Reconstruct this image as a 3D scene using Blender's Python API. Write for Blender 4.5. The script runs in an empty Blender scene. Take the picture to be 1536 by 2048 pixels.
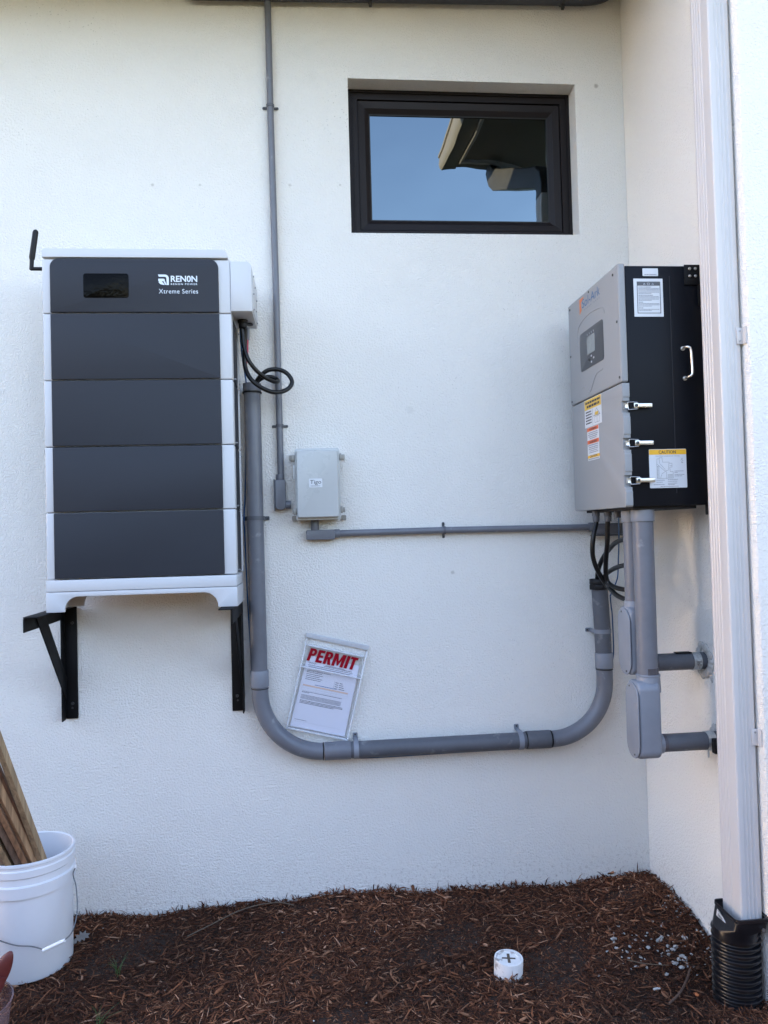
import bpy, bmesh, math, random
import numpy as np
from mathutils import Vector, Matrix
random.seed(7); rng = np.random.default_rng(11)
scene = bpy.context.scene
COL = scene.collection

# ------------------------------------------------------------------ camera
YAW, PITCH, ROLL = math.radians(5.30), math.radians(1.39), math.radians(1.52)
fw = Vector((math.sin(YAW)*math.cos(PITCH), math.cos(YAW)*math.cos(PITCH), math.sin(PITCH)))
rt = Vector((math.cos(YAW), -math.sin(YAW), 0)); dn = fw.cross(rt)
rt2 = math.cos(ROLL)*rt + math.sin(ROLL)*dn
dn2 = -math.sin(ROLL)*rt + math.cos(ROLL)*dn
cd = bpy.data.cameras.new('camera'); cam = bpy.data.objects.new('camera', cd); COL.objects.link(cam)
cd.sensor_fit = 'VERTICAL'; cd.sensor_height = 36; cd.sensor_width = 27; cd.lens = 1540/2048*36
cd.clip_start = 0.05; cd.clip_end = 3000
m = Matrix.Identity(4)
for i in range(3):
    m[i][0] = rt2[i]; m[i][1] = -dn2[i]; m[i][2] = -fw[i]
m[0][3], m[1][3], m[2][3] = 0.0, -3.15, 1.60
cam.matrix_world = m
scene.camera = cam

# ------------------------------------------------------------------ sky, sun, exposure
SUN_DIR = Vector((-1.0, 0.26, 0.21)).normalized()        # towards the sun: low, left, just behind the wall
elev = math.asin(SUN_DIR.z); azim = math.atan2(SUN_DIR.x, SUN_DIR.y)
w = bpy.data.worlds.new('World'); scene.world = w; w.use_nodes = True
nt = w.node_tree; nt.nodes.clear()
sky = nt.nodes.new('ShaderNodeTexSky'); sky.sky_type = 'NISHITA'; sky.sun_disc = False
sky.sun_elevation = elev; sky.sun_rotation = azim; sky.air_density = 1.0; sky.dust_density = 0.28; sky.ozone_density = 1.3
bg = nt.nodes.new('ShaderNodeBackground'); bg.inputs[1].default_value = 0.15
wo = nt.nodes.new('ShaderNodeOutputWorld')
tint = nt.nodes.new('ShaderNodeMixRGB'); tint.blend_type = 'MULTIPLY'; tint.inputs[0].default_value = 1; tint.inputs[2].default_value = (1.135, .97, 1.0, 1)
nt.links.new(sky.outputs[0], tint.inputs[1]); nt.links.new(tint.outputs[0], bg.inputs[0]); nt.links.new(bg.outputs[0], wo.inputs[0])
sd = bpy.data.lights.new('sun', 'SUN'); sd.energy = 5.0; sd.angle = math.radians(0.5); sd.color = (1.0, 0.66, 0.36)
so = bpy.data.objects.new('sun', sd); COL.objects.link(so)
so.rotation_euler = SUN_DIR.to_track_quat('Z', 'Y').to_euler(); so.location = (-6, -4, 8)
scene.view_settings.view_transform = 'Standard'; scene.view_settings.look = 'None'
scene.view_settings.gamma = 1; scene.view_settings.exposure = 3.18
scene.cycles.max_bounces = 8

# ------------------------------------------------------------------ materials
def mat(name, col, rough=0.5, metal=0.0, spec=0.5, var=0.0, vscale=8.0, bump=0.0, bscale=200.0, bdist=0.001, coat=0.0, dirt=None):
    M = bpy.data.materials.new(name); M.use_nodes = True
    N = M.node_tree.nodes; L = M.node_tree.links; p = N['Principled BSDF']
    p.inputs['Base Color'].default_value = (*col, 1); p.inputs['Roughness'].default_value = rough
    p.inputs['Metallic'].default_value = metal; p.inputs['Specular IOR Level'].default_value = spec
    p.inputs['Coat Weight'].default_value = coat
    tc = N.new('ShaderNodeTexCoord')
    if var > 0 or dirt:
        nz = N.new('ShaderNodeTexNoise'); nz.inputs['Scale'].default_value = vscale; nz.inputs['Detail'].default_value = 6
        nz.inputs['Roughness'].default_value = 0.65
        L.new(tc.outputs['Object'], nz.inputs['Vector'])
        rp = N.new('ShaderNodeValToRGB'); rp.color_ramp.elements[0].position = .32; rp.color_ramp.elements[1].position = .68
        a = tuple(c*(1-var) for c in col); b = tuple(min(1, c*(1+var)) for c in col)
        rp.color_ramp.elements[0].color = (*a, 1); rp.color_ramp.elements[1].color = (*b, 1)
        L.new(nz.outputs['Fac'], rp.inputs[0]); out = rp.outputs[0]
        if dirt:
            n2 = N.new('ShaderNodeTexNoise'); n2.inputs['Scale'].default_value = dirt[1]; n2.inputs['Detail'].default_value = 8
            L.new(tc.outputs['Object'], n2.inputs['Vector'])
            r2 = N.new('ShaderNodeValToRGB'); r2.color_ramp.elements[0].position = dirt[2]; r2.color_ramp.elements[1].position = dirt[2]+.08
            L.new(n2.outputs['Fac'], r2.inputs[0])
            mx = N.new('ShaderNodeMixRGB'); mx.inputs[2].default_value = (*dirt[0], 1)
            ml = N.new('ShaderNodeMath'); ml.operation = 'MULTIPLY'; ml.inputs[1].default_value = dirt[3]
            L.new(r2.outputs[0], ml.inputs[0]); L.new(ml.outputs[0], mx.inputs[0]); L.new(out, mx.inputs[1]); out = mx.outputs[0]
        L.new(out, p.inputs['Base Color'])
        mr = N.new('ShaderNodeMapRange'); mr.inputs['To Min'].default_value = max(0, rough-.08); mr.inputs['To Max'].default_value = min(1, rough+.1)
        L.new(nz.outputs['Fac'], mr.inputs['Value']); L.new(mr.outputs[0], p.inputs['Roughness'])
    if bump > 0:
        nb = N.new('ShaderNodeTexNoise'); nb.inputs['Scale'].default_value = bscale; nb.inputs['Detail'].default_value = 4
        L.new(tc.outputs['Object'], nb.inputs['Vector'])
        bp = N.new('ShaderNodeBump'); bp.inputs['Strength'].default_value = bump; bp.inputs['Distance'].default_value = bdist
        L.new(nb.outputs['Fac'], bp.inputs['Height']); L.new(bp.outputs[0], p.inputs['Normal'])
    return M

MARKS = [(-.612, 3.022, .009, .40), (-.424, 3.025, .007, .38), (-.06, 3.03, .009, .3), (.146, 3.033, .007, .38), (1.252, 3.479, .013, .6), (.570, 1.420, .011, .40), (.411, 2.096, .022, .12)]
def stucco(name, col):
    M = bpy.data.materials.new(name); M.use_nodes = True
    N = M.node_tree.nodes; L = M.node_tree.links; p = N['Principled BSDF']
    p.inputs['Roughness'].default_value = .82; p.inputs['Specular IOR Level'].default_value = .3
    tc = N.new('ShaderNodeTexCoord')
    def noise(s, d=3, r=.55, dist=0.0):
        n = N.new('ShaderNodeTexNoise'); n.inputs['Scale'].default_value = s; n.inputs['Detail'].default_value = d
        n.inputs['Roughness'].default_value = r; n.inputs['Distortion'].default_value = dist
        L.new(tc.outputs['Object'], n.inputs['Vector']); return n.outputs['Fac']
    def math_(op, a, b, clamp=False):
        n = N.new('ShaderNodeMath'); n.operation = op; n.use_clamp = clamp
        for k, v in enumerate((a, b)):
            if isinstance(v, (int, float)): n.inputs[k].default_value = v
            else: L.new(v, n.inputs[k])
        return n.outputs[0]
    def ramp(v, a, b, ca=(0,0,0,1), cb=(1,1,1,1)):
        r = N.new('ShaderNodeValToRGB'); r.color_ramp.elements[0].position = a; r.color_ramp.elements[1].position = b
        r.color_ramp.elements[0].color = ca; r.color_ramp.elements[1].color = cb; L.new(v, r.inputs[0]); return r.outputs[0]
    # relief: fine worm-like knockdown, patches where it was trowelled flatter, slow undulation
    fine = ramp(noise(140, 2, .5, .3), .40, .60)
    grit = noise(330, 2, .6)
    flat = ramp(noise(5.5, 4, .6), .40, .62)
    h = math_('MULTIPLY', fine, math_('ADD', math_('MULTIPLY', flat, .2), .85))
    h = math_('ADD', h, math_('MULTIPLY', grit, .45))
    h = math_('ADD', h, math_('MULTIPLY', noise(9, 3), .3))
    h = math_('ADD', h, math_('MULTIPLY', noise(2.2, 2), .3))
    bp = N.new('ShaderNodeBump'); bp.inputs['Strength'].default_value = .8; bp.inputs['Distance'].default_value = .0022
    L.new(h, bp.inputs['Height']); L.new(bp.outputs[0], p.inputs['Normal'])
    # paint: faint tone drift, greyer blotches, tiny dark pinholes in clusters
    c1 = tuple(x*.99 for x in col)
    base = ramp(noise(1.3, 5, .6), .35, .68, (*c1, 1), (*col, 1))
    blot = ramp(noise(3.1, 6, .7), .60, .78)
    mx = N.new('ShaderNodeMixRGB'); L.new(math_('MULTIPLY', blot, .05), mx.inputs[0]); L.new(base, mx.inputs[1]); mx.inputs[2].default_value = (.42, .40, .35, 1)
    vo = N.new('ShaderNodeTexVoronoi'); vo.inputs['Scale'].default_value = 62; L.new(tc.outputs['Object'], vo.inputs['Vector'])
    pin = ramp(vo.outputs['Distance'], .10, .17, (1,1,1,1), (0,0,0,1))
    clus = ramp(noise(2.6, 5, .7), .52, .66)
    px = math_('MULTIPLY', math_('MULTIPLY', pin, clus), .42)
    m2 = N.new('ShaderNodeMixRGB'); L.new(px, m2.inputs[0]); L.new(mx.outputs[0], m2.inputs[1]); m2.inputs[2].default_value = (.16, .15, .13, 1)
    # filled screw holes and scuffs, where the wall shows them
    cur = m2.outputs[0]
    for (sx_, sz_, rad_, kk) in MARKS:
        v1 = N.new('ShaderNodeVectorMath'); v1.operation = 'DISTANCE'; L.new(tc.outputs['Object'], v1.inputs[0]); v1.inputs[1].default_value = (sx_, 0, sz_)
        d_ = math_('ADD', v1.outputs['Value'], math_('MULTIPLY', noise(70, 4, .7), rad_*1.1))
        rr_ = N.new('ShaderNodeMapRange'); rr_.inputs['From Min'].default_value = rad_*1.5; rr_.inputs['From Max'].default_value = rad_*.9; L.new(d_, rr_.inputs['Value'])
        mm = N.new('ShaderNodeMixRGB'); L.new(math_('MULTIPLY', rr_.outputs[0], kk), mm.inputs[0]); L.new(cur, mm.inputs[1]); mm.inputs[2].default_value = (.25, .22, .17, 1); cur = mm.outputs[0]
    # soil splash low on the wall
    sx = N.new('ShaderNodeSeparateXYZ'); L.new(tc.outputs['Object'], sx.inputs[0])
    low = N.new('ShaderNodeMapRange'); low.inputs['From Min'].default_value = .34; low.inputs['From Max'].default_value = .10
    L.new(sx.outputs['Z'], low.inputs['Value'])
    spl = math_('MULTIPLY', math_('MULTIPLY', low.outputs[0], ramp(noise(75, 4, .75), .54, .66)), .6)
    m3 = N.new('ShaderNodeMixRGB'); L.new(spl, m3.inputs[0]); L.new(cur, m3.inputs[1]); m3.inputs[2].default_value = (.20, .14, .10, 1)
    L.new(m3.outputs[0], p.inputs['Base Color'])
    return M

MT = dict(
    stucco=stucco('painted_stucco', (.76, .738, .69)),
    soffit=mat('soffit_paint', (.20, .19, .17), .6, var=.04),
    blocker_wall=mat('sun_blocker_paint', (.5, .47, .42), .8, var=.05),
    gut=mat('gutter_enamel', (.20, .195, .185), .45, var=.03),
    white=mat('white_powder_coat', (.515, .525, .54), .42, spec=.3, var=.015, vscale=5, bump=.15, bscale=900, bdist=.0003),
    navy=mat('slate_panel_paint', (.0235, .0262, .034), .55, spec=.25, var=.04, vscale=4, bump=.2, bscale=900, bdist=.0003),
    seam=mat('dark_seam', (.015, .016, .02), .8),
    gloss=None,
    print_=mat('pale_print', (.62, .68, .74), .5),
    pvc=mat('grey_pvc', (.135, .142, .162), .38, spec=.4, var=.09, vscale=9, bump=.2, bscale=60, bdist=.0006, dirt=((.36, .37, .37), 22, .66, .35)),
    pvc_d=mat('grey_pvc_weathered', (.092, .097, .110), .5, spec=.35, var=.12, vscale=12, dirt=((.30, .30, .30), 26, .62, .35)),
    pvc_l=mat('light_grey_pvc', (.20, .215, .245), .42, spec=.4, var=.06, vscale=10, dirt=((.16, .16, .17), 30, .68, .4)),
    prime=mat('purple_primer_stain', (.075, .068, .075), .55, var=.3, vscale=40),
    black=mat('black_plastic', (.008, .008, .009), .5, spec=.25, var=.2, vscale=20),
    rubber=mat('black_cable_jacket', (.006, .006, .0065), .34, spec=.3, var=.15, vscale=20),
    blk_metal=mat('black_powder_coat', (.005, .0052, .006), .55, spec=.2, var=.2, vscale=12, bump=.2, bscale=500, bdist=.0003),
    inv_black=mat('satin_black_steel', (.0055, .0065, .0095), .42, spec=.13, var=.10, vscale=6, bump=.12, bscale=700, bdist=.0003),
    inv_grey=mat('light_grey_enamel', (.265, .27, .275), .45, spec=.3, var=.03, vscale=6, bump=.15, bscale=700, bdist=.0003),
    panel_grey=mat('dark_keypad_film', (.045, .048, .055), .35),
    lcd=mat('lcd_glass', (.20, .22, .22), .2, var=.08, vscale=60),
    steel=mat('brushed_steel', (.62, .60, .57), .30, metal=1.0, var=.08, vscale=40),
    galv=mat('galvanised_steel', (.50, .53, .54), .42, metal=.85, var=.22, vscale=90),
    screw=mat('screw_steel', (.33, .34, .35), .4, metal=.9),
    dark_screw=mat('dark_screw', (.03, .03, .03), .5),
    pvc_and_shade=mat('dark_pvc_and_elbow_shade', (.055, .058, .066), .5, spec=.3, var=.1, vscale=12),  # overhead conduit grey, also used as painted shade on the downspout elbow
    dull=mat('dull_stainless', (.27, .26, .235), .45, metal=.35, var=.15, vscale=80),
    wsteel=mat('bail_wire', (.13, .135, .14), .45, metal=.3),
    frame=mat('bronze_window_frame', (.0105, .0078, .0085), .5, spec=.2, var=.1, vscale=10),
    gasket=mat('window_gasket', (.006, .006, .006), .6),
    ds=mat('white_gutter_enamel', (.54, .52, .505), .32, var=.02, vscale=3),
    box=mat('pale_grey_enclosure', (.42, .435, .43), .28, var=.03, vscale=6),
    box_edge=mat('pale_grey_flange', (.46, .47, .46), .35, var=.03, vscale=6),
    paper=mat('paper', (.60, .60, .67), .7, var=.02),
    sticker=mat('white_sticker', (.58, .60, .62), .45),
    ink=mat('black_ink', (.03, .032, .04), .6),
    ink_s=mat('soft_grey_ink', (.22, .23, .26), .6),
    ink_f=mat('faint_ink', (.42, .43, .47), .6),
    red=mat('red_ink', (.27, .002, .012), .6, spec=.1, var=.12, vscale=60),
    yellow=mat('label_yellow', (.78, .42, .012), .5),
    dyellow=mat('label_amber', (.62, .40, .05), .5, var=.1, vscale=50),
    orange=mat('label_orange', (.66, .12, .03), .5, var=.1, vscale=80),
    logo_o=mat('logo_orange', (.62, .17, .05), .5),
    blue=mat('logo_blue', (.035, .12, .27), .5),
    tan=mat('form_header_peach', (.60, .42, .33), .7),
    wire=mat('blue_wire', (.008, .07, .20), .4),
    redwire=mat('red_wire', (.35, .02, .05), .4),
    bucket=mat('white_hdpe', (.66, .665, .69), .42, spec=.4, var=.03, vscale=6, dirt=((.42, .36, .30), 14, .66, .28)),
    grip=mat('white_grip', (.80, .80, .79), .4),
    pipe_w=mat('white_pvc', (.70, .69, .67), .4, var=.06, vscale=30, dirt=((.16, .10, .07), 38, .56, .6)),
    redp=mat('faded_red_plastic', (.10, .018, .016), .55, var=.25, vscale=18),
    corr=mat('black_corrugated_hdpe', (.006, .006, .008), .33, spec=.5, var=.3, vscale=16, dirt=((.07, .06, .055), 30, .64, .22)),
    caulk=mat('grey_sealant', (.42, .40, .37), .35, var=.2, vscale=60),
    leaf=mat('dry_grey_leaf', (.16, .15, .14), .7, var=.2, vscale=30),
    grass=mat('green_blade', (.045, .085, .02), .5, var=.3, vscale=30),
    twig=mat('dry_stem', (.10, .068, .043), .7, var=.2, vscale=40),
    barkst=mat('bark_brown', (.07, .038, .024), .8, var=.35, vscale=60),
    stone=mat('chalky_stone', (.33, .32, .30), .85, var=.2, vscale=60),
    orange_chip=mat('orange_pebble', (.55, .16, .05), .6),
    roof=mat('roof_shingle', (.10, .09, .085), .9, var=.2, vscale=10),
)
# display and window glass
def pane_mat(name, col, rough, bs, bd, scale, metal=1.0):
    M = bpy.data.materials.new(name); M.use_nodes = True; N = M.node_tree.nodes; L = M.node_tree.links; p = N['Principled BSDF']
    p.inputs['Base Color'].default_value = (*col, 1); p.inputs['Metallic'].default_value = metal; p.inputs['Roughness'].default_value = rough
    tc = N.new('ShaderNodeTexCoord'); n = N.new('ShaderNodeTexNoise'); n.inputs['Scale'].default_value = scale; n.inputs['Detail'].default_value = 1.5 if metal else 5
    n.inputs['Distortion'].default_value = 0 if metal else 1.6
    L.new(tc.outputs['Object'], n.inputs['Vector'])
    p.inputs['Specular IOR Level'].default_value = .5 if metal else .06
    b = N.new('ShaderNodeBump'); b.inputs['Strength'].default_value = bs; b.inputs['Distance'].default_value = bd
    L.new(n.outputs['Fac'], b.inputs['Height']); L.new(b.outputs[0], p.inputs['Normal'])
    return M
MT['pane'] = pane_mat('coated_window_glass', (.112, .142, .158), .012, 1.0, .0055, 2.4)
MT['gloss'] = pane_mat('display_glass_with_film', (.002, .002, .002), .10, 1.0, .0016, 38, 0.0)
# clear plastic
def clear(name, alpha, col=(.85, .88, .92)):
    M = bpy.data.materials.new(name); M.use_nodes = True; N = M.node_tree.nodes; L = M.node_tree.links; p = N['Principled BSDF']
    p.inputs['Base Color'].default_value = (*col, 1); p.inputs['Roughness'].default_value = .12; p.inputs['Alpha'].default_value = alpha
    p.inputs['Specular IOR Level'].default_value = .25
    return M
MT['clear'] = clear('clear_acrylic', .05)
MT['clear_e'] = clear('clear_acrylic_edge', .42)
MT['cloudy'] = clear('cloudy_plastic', .55, (.20, .14, .15))

# wood with per-board tone
def wood(name, col):
    M = bpy.data.materials.new(name); M.use_nodes = True; N = M.node_tree.nodes; L = M.node_tree.links; p = N['Principled BSDF']
    p.inputs['Roughness'].default_value = .75
    tc = N.new('ShaderNodeTexCoord'); mp = N.new('ShaderNodeMapping'); mp.inputs['Scale'].default_value = (90, 90, 3.5)
    L.new(tc.outputs['Object'], mp.inputs[0])
    n = N.new('ShaderNodeTexNoise'); n.inputs['Scale'].default_value = 1; n.inputs['Detail'].default_value = 6; n.inputs['Distortion'].default_value = .6
    L.new(mp.outputs[0], n.inputs['Vector'])
    r = N.new('ShaderNodeValToRGB'); r.color_ramp.elements[0].position = .3; r.color_ramp.elements[1].position = .7
    r.color_ramp.elements[0].color = (*[c*.55 for c in col], 1); r.color_ramp.elements[1].color = (*[c*1.25 for c in col], 1)
    L.new(n.outputs['Fac'], r.inputs[0]); L.new(r.outputs[0], p.inputs['Base Color'])
    b = N.new('ShaderNodeBump'); b.inputs['Strength'].default_value = .4; b.inputs['Distance'].default_value = .001
    L.new(n.outputs['Fac'], b.inputs['Height']); L.new(b.outputs[0], p.inputs['Normal'])
    return M

def attr_mat(name, rough=.85):
    M = bpy.data.materials.new(name); M.use_nodes = True; N = M.node_tree.nodes; L = M.node_tree.links; p = N['Principled BSDF']
    a = N.new('ShaderNodeAttribute'); a.attribute_name = 'tone'
    tc = N.new('ShaderNodeTexCoord'); n = N.new('ShaderNodeTexNoise'); n.inputs['Scale'].default_value = 220; n.inputs['Detail'].default_value = 3
    L.new(tc.outputs['Object'], n.inputs['Vector'])
    mr = N.new('ShaderNodeMapRange'); mr.inputs['To Min'].default_value = .55; mr.inputs['To Max'].default_value = 1.45; L.new(n.outputs['Fac'], mr.inputs['Value'])
    mx = N.new('ShaderNodeVectorMath'); mx.operation = 'SCALE'; L.new(a.outputs['Color'], mx.inputs[0]); L.new(mr.outputs[0], mx.inputs['Scale'])
    L.new(mx.outputs[0], p.inputs['Base Color']); p.inputs['Roughness'].default_value = rough; p.inputs['Specular IOR Level'].default_value = .25
    return M

# ------------------------------------------------------------------ mesh helpers (all in world coordinates)
WL = {}                                             # world origin of each thing
def ang_sharp(bm, deg=32):
    lim = math.radians(deg)
    for f in bm.faces: f.smooth = True
    for e in bm.edges:
        if len(e.link_faces) == 2: e.smooth = e.calc_face_angle(0) < lim
SPLIT = {'screw', 'bolt', 'rivet', 'primer_stain', 'joint_gap', 'cable_gland', 'connector', 'ear', 'wall_rail', 'label_header', 'side_wall', 'ledge', 'embossed_line', 'bail', 'wall_plate', 'washer', 'wall', 'fascia', 'slot'}
def islands(bm, tol=.0006):
    bm.verts.ensure_lookup_table(); bm.verts.index_update(); seen = set(); comps = []
    for v in bm.verts:
        if v.index in seen: continue
        st = [v]; seen.add(v.index); c = []
        while st:
            a = st.pop(); c.append(a)
            for e in a.link_edges:
                o_ = e.other_vert(a)
                if o_.index not in seen: seen.add(o_.index); st.append(o_)
        comps.append(c)
    bb = []
    for c in comps:
        A = np.array([v.co[:] for v in c]); bb.append((A.min(0)-tol, A.max(0)+tol))
    par = list(range(len(comps)))
    def f(i):
        while par[i] != i: i = par[i]
        return i
    for i in range(len(comps)):
        for j in range(i):
            if (bb[i][0] <= bb[j][1]).all() and (bb[j][0] <= bb[i][1]).all(): par[f(i)] = f(j)
    G = {}
    for i, c in enumerate(comps): G.setdefault(f(i), []).extend(c)
    return list(G.values())
class MB:
    def __init__(s): s.bm = bmesh.new()
    def _xf(s, vs, M):
        if M is not None: bmesh.ops.transform(s.bm, matrix=M, verts=vs)
    def _merge(s, b2, bevel=0, seg=2, M=None):
        if bevel > 0:
            es = [e for e in b2.edges if len(e.link_faces) == 2 and e.calc_face_angle(0) > math.radians(40)]
            bmesh.ops.bevel(b2, geom=es, offset=bevel, segments=seg, profile=.5, affect='EDGES', clamp_overlap=True)
        if M is not None: bmesh.ops.transform(b2, matrix=M, verts=b2.verts)
        me = bpy.data.meshes.new('t'); b2.to_mesh(me); b2.free(); s.bm.from_mesh(me); bpy.data.meshes.remove(me)
    def box(s, x0, x1, y0, y1, z0, z1, bevel=0, seg=2, M=None):
        b = bmesh.new(); bmesh.ops.create_cube(b, size=1)
        for v in b.verts: v.co = Vector(((x0+x1)/2+v.co.x*(x1-x0), (y0+y1)/2+v.co.y*(y1-y0), (z0+z1)/2+v.co.z*(z1-z0)))
        s._merge(b, bevel, seg, M); return s
    def prism(s, pts, origin, U, V, depth, bevel=0, seg=2):
        """outline pts (u,v) in plane origin+uU+vV, extruded along N=UxV by depth"""
        U = Vector(U); V = Vector(V); Nn = U.cross(V); o = Vector(origin)
        b = bmesh.new(); a = [b.verts.new(o+U*p[0]+V*p[1]) for p in pts]; c = [b.verts.new(o+U*p[0]+V*p[1]+Nn*depth) for p in pts]
        n = len(pts); b.faces.new(list(reversed(a))); b.faces.new(c)
        for i in range(n): b.faces.new((a[i], a[(i+1) % n], c[(i+1) % n], c[i]))
        bmesh.ops.recalc_face_normals(b, faces=b.faces)
        s._merge(b, bevel, seg); return s
    def cyl(s, p0, p1, r0, r1=None, n=24, bevel=0):
        r1 = r0 if r1 is None else r1; p0 = Vector(p0); p1 = Vector(p1); d = p1-p0
        b = bmesh.new(); bmesh.ops.create_cone(b, cap_ends=True, segments=n, radius1=r0, radius2=r1, depth=d.length)
        M = Matrix.Translation((p0+p1)/2) @ d.to_track_quat('Z', 'Y').to_matrix().to_4x4()
        bmesh.ops.transform(b, matrix=M, verts=b.verts); s._merge(b, bevel); return s
    def sphere(s, c, r, sc=(1, 1, 1), n=12):
        b = bmesh.new(); bmesh.ops.create_uvsphere(b, u_segments=n*2, v_segments=n, radius=r)
        for v in b.verts: v.co = Vector((c[0]+v.co.x*sc[0], c[1]+v.co.y*sc[1], c[2]+v.co.z*sc[2]))
        s._merge(b); return s
    def tube(s, pts, r, n=12, cap=True, radii=None):
        P = [Vector(p) for p in pts]; k = len(P); b = bmesh.new(); rings = []
        t0 = (P[1]-P[0]).normalized(); up = Vector((0, 0, 1)) if abs(t0.z) < .9 else Vector((0, 1, 0))
        nrm = (up-t0*up.dot(t0)).normalized()
        for i in range(k):
            t = (P[min(i+1, k-1)]-P[max(i-1, 0)]).normalized()
            nrm = (nrm-t*nrm.dot(t)).normalized(); bn = t.cross(nrm)
            rr = radii[i] if radii else r
            rings.append([b.verts.new(P[i]+(nrm*math.cos(a)+bn*math.sin(a))*rr) for a in [2*math.pi*j/n for j in range(n)]])
        for i in range(k-1):
            for j in range(n): b.faces.new((rings[i][j], rings[i][(j+1) % n], rings[i+1][(j+1) % n], rings[i+1][j]))
        if cap: b.faces.new(list(reversed(rings[0]))); b.faces.new(rings[-1])
        bmesh.ops.recalc_face_normals(b, faces=b.faces); s._merge(b); return s
    def lathe(s, prof, c, axis=(0, 0, 1), n=48, M=None):
        """prof list of (r, h); open or closed profile revolved about axis through c"""
        b = bmesh.new(); q = Vector(axis).to_track_quat('Z', 'Y').to_matrix(); c = Vector(c); rings = []
        for r, h in prof:
            rings.append([b.verts.new(c+q @ Vector((r*math.cos(a), r*math.sin(a), h))) for a in [2*math.pi*j/n for j in range(n)]] if r > 1e-6 else [b.verts.new(c+q @ Vector((0, 0, h)))])
        for A, B in zip(rings, rings[1:]):
            for j in range(n):
                if len(A) == 1 and len(B) == 1: continue
                if len(A) == 1: b.faces.new((A[0], B[j], B[(j+1) % n]))
                elif len(B) == 1: b.faces.new((A[j], A[(j+1) % n], B[0]))
                else: b.faces.new((A[j], A[(j+1) % n], B[(j+1) % n], B[j]))
        bmesh.ops.recalc_face_normals(b, faces=b.faces)
        if M is not None: bmesh.ops.transform(b, matrix=M, verts=b.verts)
        s._merge(b); return s
    def quad(s, a, b_, c, d):
        s.bm.faces.new([s.bm.verts.new(Vector(v)) for v in (a, b_, c, d)]); return s
    def build(s, name, material, parent=None, label=None, cat=None, group=None, kind=None, loc=None, sharp=32):
        me = bpy.data.meshes.new(name); ang_sharp(s.bm, sharp)
        o = bpy.data.objects.new(name, me)
        if parent is not None: L0 = WL[parent.name]
        elif loc is not None: L0 = Vector(loc); o.location = L0
        else: L0 = Vector((0, 0, 0))
        bmesh.ops.transform(s.bm, matrix=Matrix.Translation(-L0), verts=s.bm.verts)
        if name in SPLIT and parent is not None:
            gs = islands(s.bm)
            if len(gs) > 1:
                for g_ in gs[1:]:
                    b2 = s.bm.copy(); keep = {v.index for v in g_}; bmesh.ops.delete(b2, geom=[v for v in b2.verts if v.index not in keep], context='VERTS')
                    m2 = bpy.data.meshes.new(name); b2.to_mesh(m2); b2.free(); m2.materials.append(MT[material] if isinstance(material, str) else material)
                    o2 = bpy.data.objects.new(name, m2); COL.objects.link(o2); o2.parent = parent; WL[o2.name] = L0
                bmesh.ops.delete(s.bm, geom=[v for g_ in gs[1:] for v in g_], context='VERTS')
        s.bm.to_mesh(me); s.bm.free(); me.materials.append(MT[material] if isinstance(material, str) else material)
        COL.objects.link(o); o.parent = parent; WL[o.name] = L0
        tag(o, label, cat, group, kind); return o
def tag(o, label=None, cat=None, group=None, kind=None):
    if label: o['label'] = label
    if cat: o['category'] = cat
    if group: o['group'] = group
    if kind: o['kind'] = kind
    return o
def thing(name, loc, label, cat, group=None):
    o = bpy.data.objects.new(name, None); o.empty_display_size = .1; COL.objects.link(o); o.location = loc; WL[o.name] = Vector(loc)
    return tag(o, label, cat, group)
def rrect(u0, u1, v0, v1, r, n=6, rs=None):
    rs = rs or (r, r, r, r); out = []
    for (cx, cy, a0, rr) in ((u1-rs[0], v0+rs[0], -90, rs[0]), (u1-rs[1], v1-rs[1], 0, rs[1]), (u0+rs[2], v1-rs[2], 90, rs[2]), (u0+rs[3], v0+rs[3], 180, rs[3])):
        if rr < 1e-5: out.append((cx, cy)); continue
        for k in range(n+1):
            a = math.radians(a0+90*k/n); out.append((cx+rr*math.cos(a), cy+rr*math.sin(a)))
    return out
def spline(pts, sub=8):
    P = [Vector(p) for p in pts]; P = [P[0]*2-P[1]]+P+[P[-1]*2-P[-2]]; out = []
    for i in range(1, len(P)-2):
        for k in range(sub):
            t = k/sub; a, b, c, d = P[i-1], P[i], P[i+1], P[i+2]
            out.append(.5*((2*b)+(c-a)*t+(2*a-5*b+4*c-d)*t*t+(3*b-a-3*c+d)*t**3))
    out.append(P[-2]); return out
# lettering -> mesh part. frame: origin, right, up
def lettering(name, txt, origin, U, V, height, material, parent, width=None, bold=0.0, shear=0.0, align='LEFT', thick=.0003, space=1.0):
    cu = bpy.data.curves.new('t', 'FONT'); cu.body = txt; cu.size = 1; cu.offset = bold; cu.shear = shear; cu.extrude = 0.0; cu.resolution_u = 4
    cu.space_character = space
    ob = bpy.data.objects.new('t', cu); COL.objects.link(ob); dg = bpy.context.evaluated_depsgraph_get()
    me = bpy.data.meshes.new_from_object(ob.evaluated_get(dg)); bpy.data.objects.remove(ob); bpy.data.curves.remove(cu)
    co = np.array([v.co[:] for v in me.vertices]); x0, y0 = co[:, 0].min(), co[:, 1].min(); x1, y1 = co[:, 0].max(), co[:, 1].max()
    sy = height/(y1-y0); sx = width/(x1-x0) if width else sy
    U = Vector(U).normalized(); V = Vector(V).normalized(); o = Vector(origin); Nn = U.cross(V)
    off = {'LEFT': 0, 'CENTER': -.5, 'RIGHT': -1}[align]*(x1-x0)*sx
    b = bmesh.new(); b.from_mesh(me); bpy.data.meshes.remove(me)
    for v in b.verts: v.co = o+U*((v.co.x-x0)*sx+off)+V*((v.co.y-y0)*sy)+Nn*thick
    mb = MB(); mb.bm.free(); mb.bm = b
    return mb.build(name, material, parent)
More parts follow.
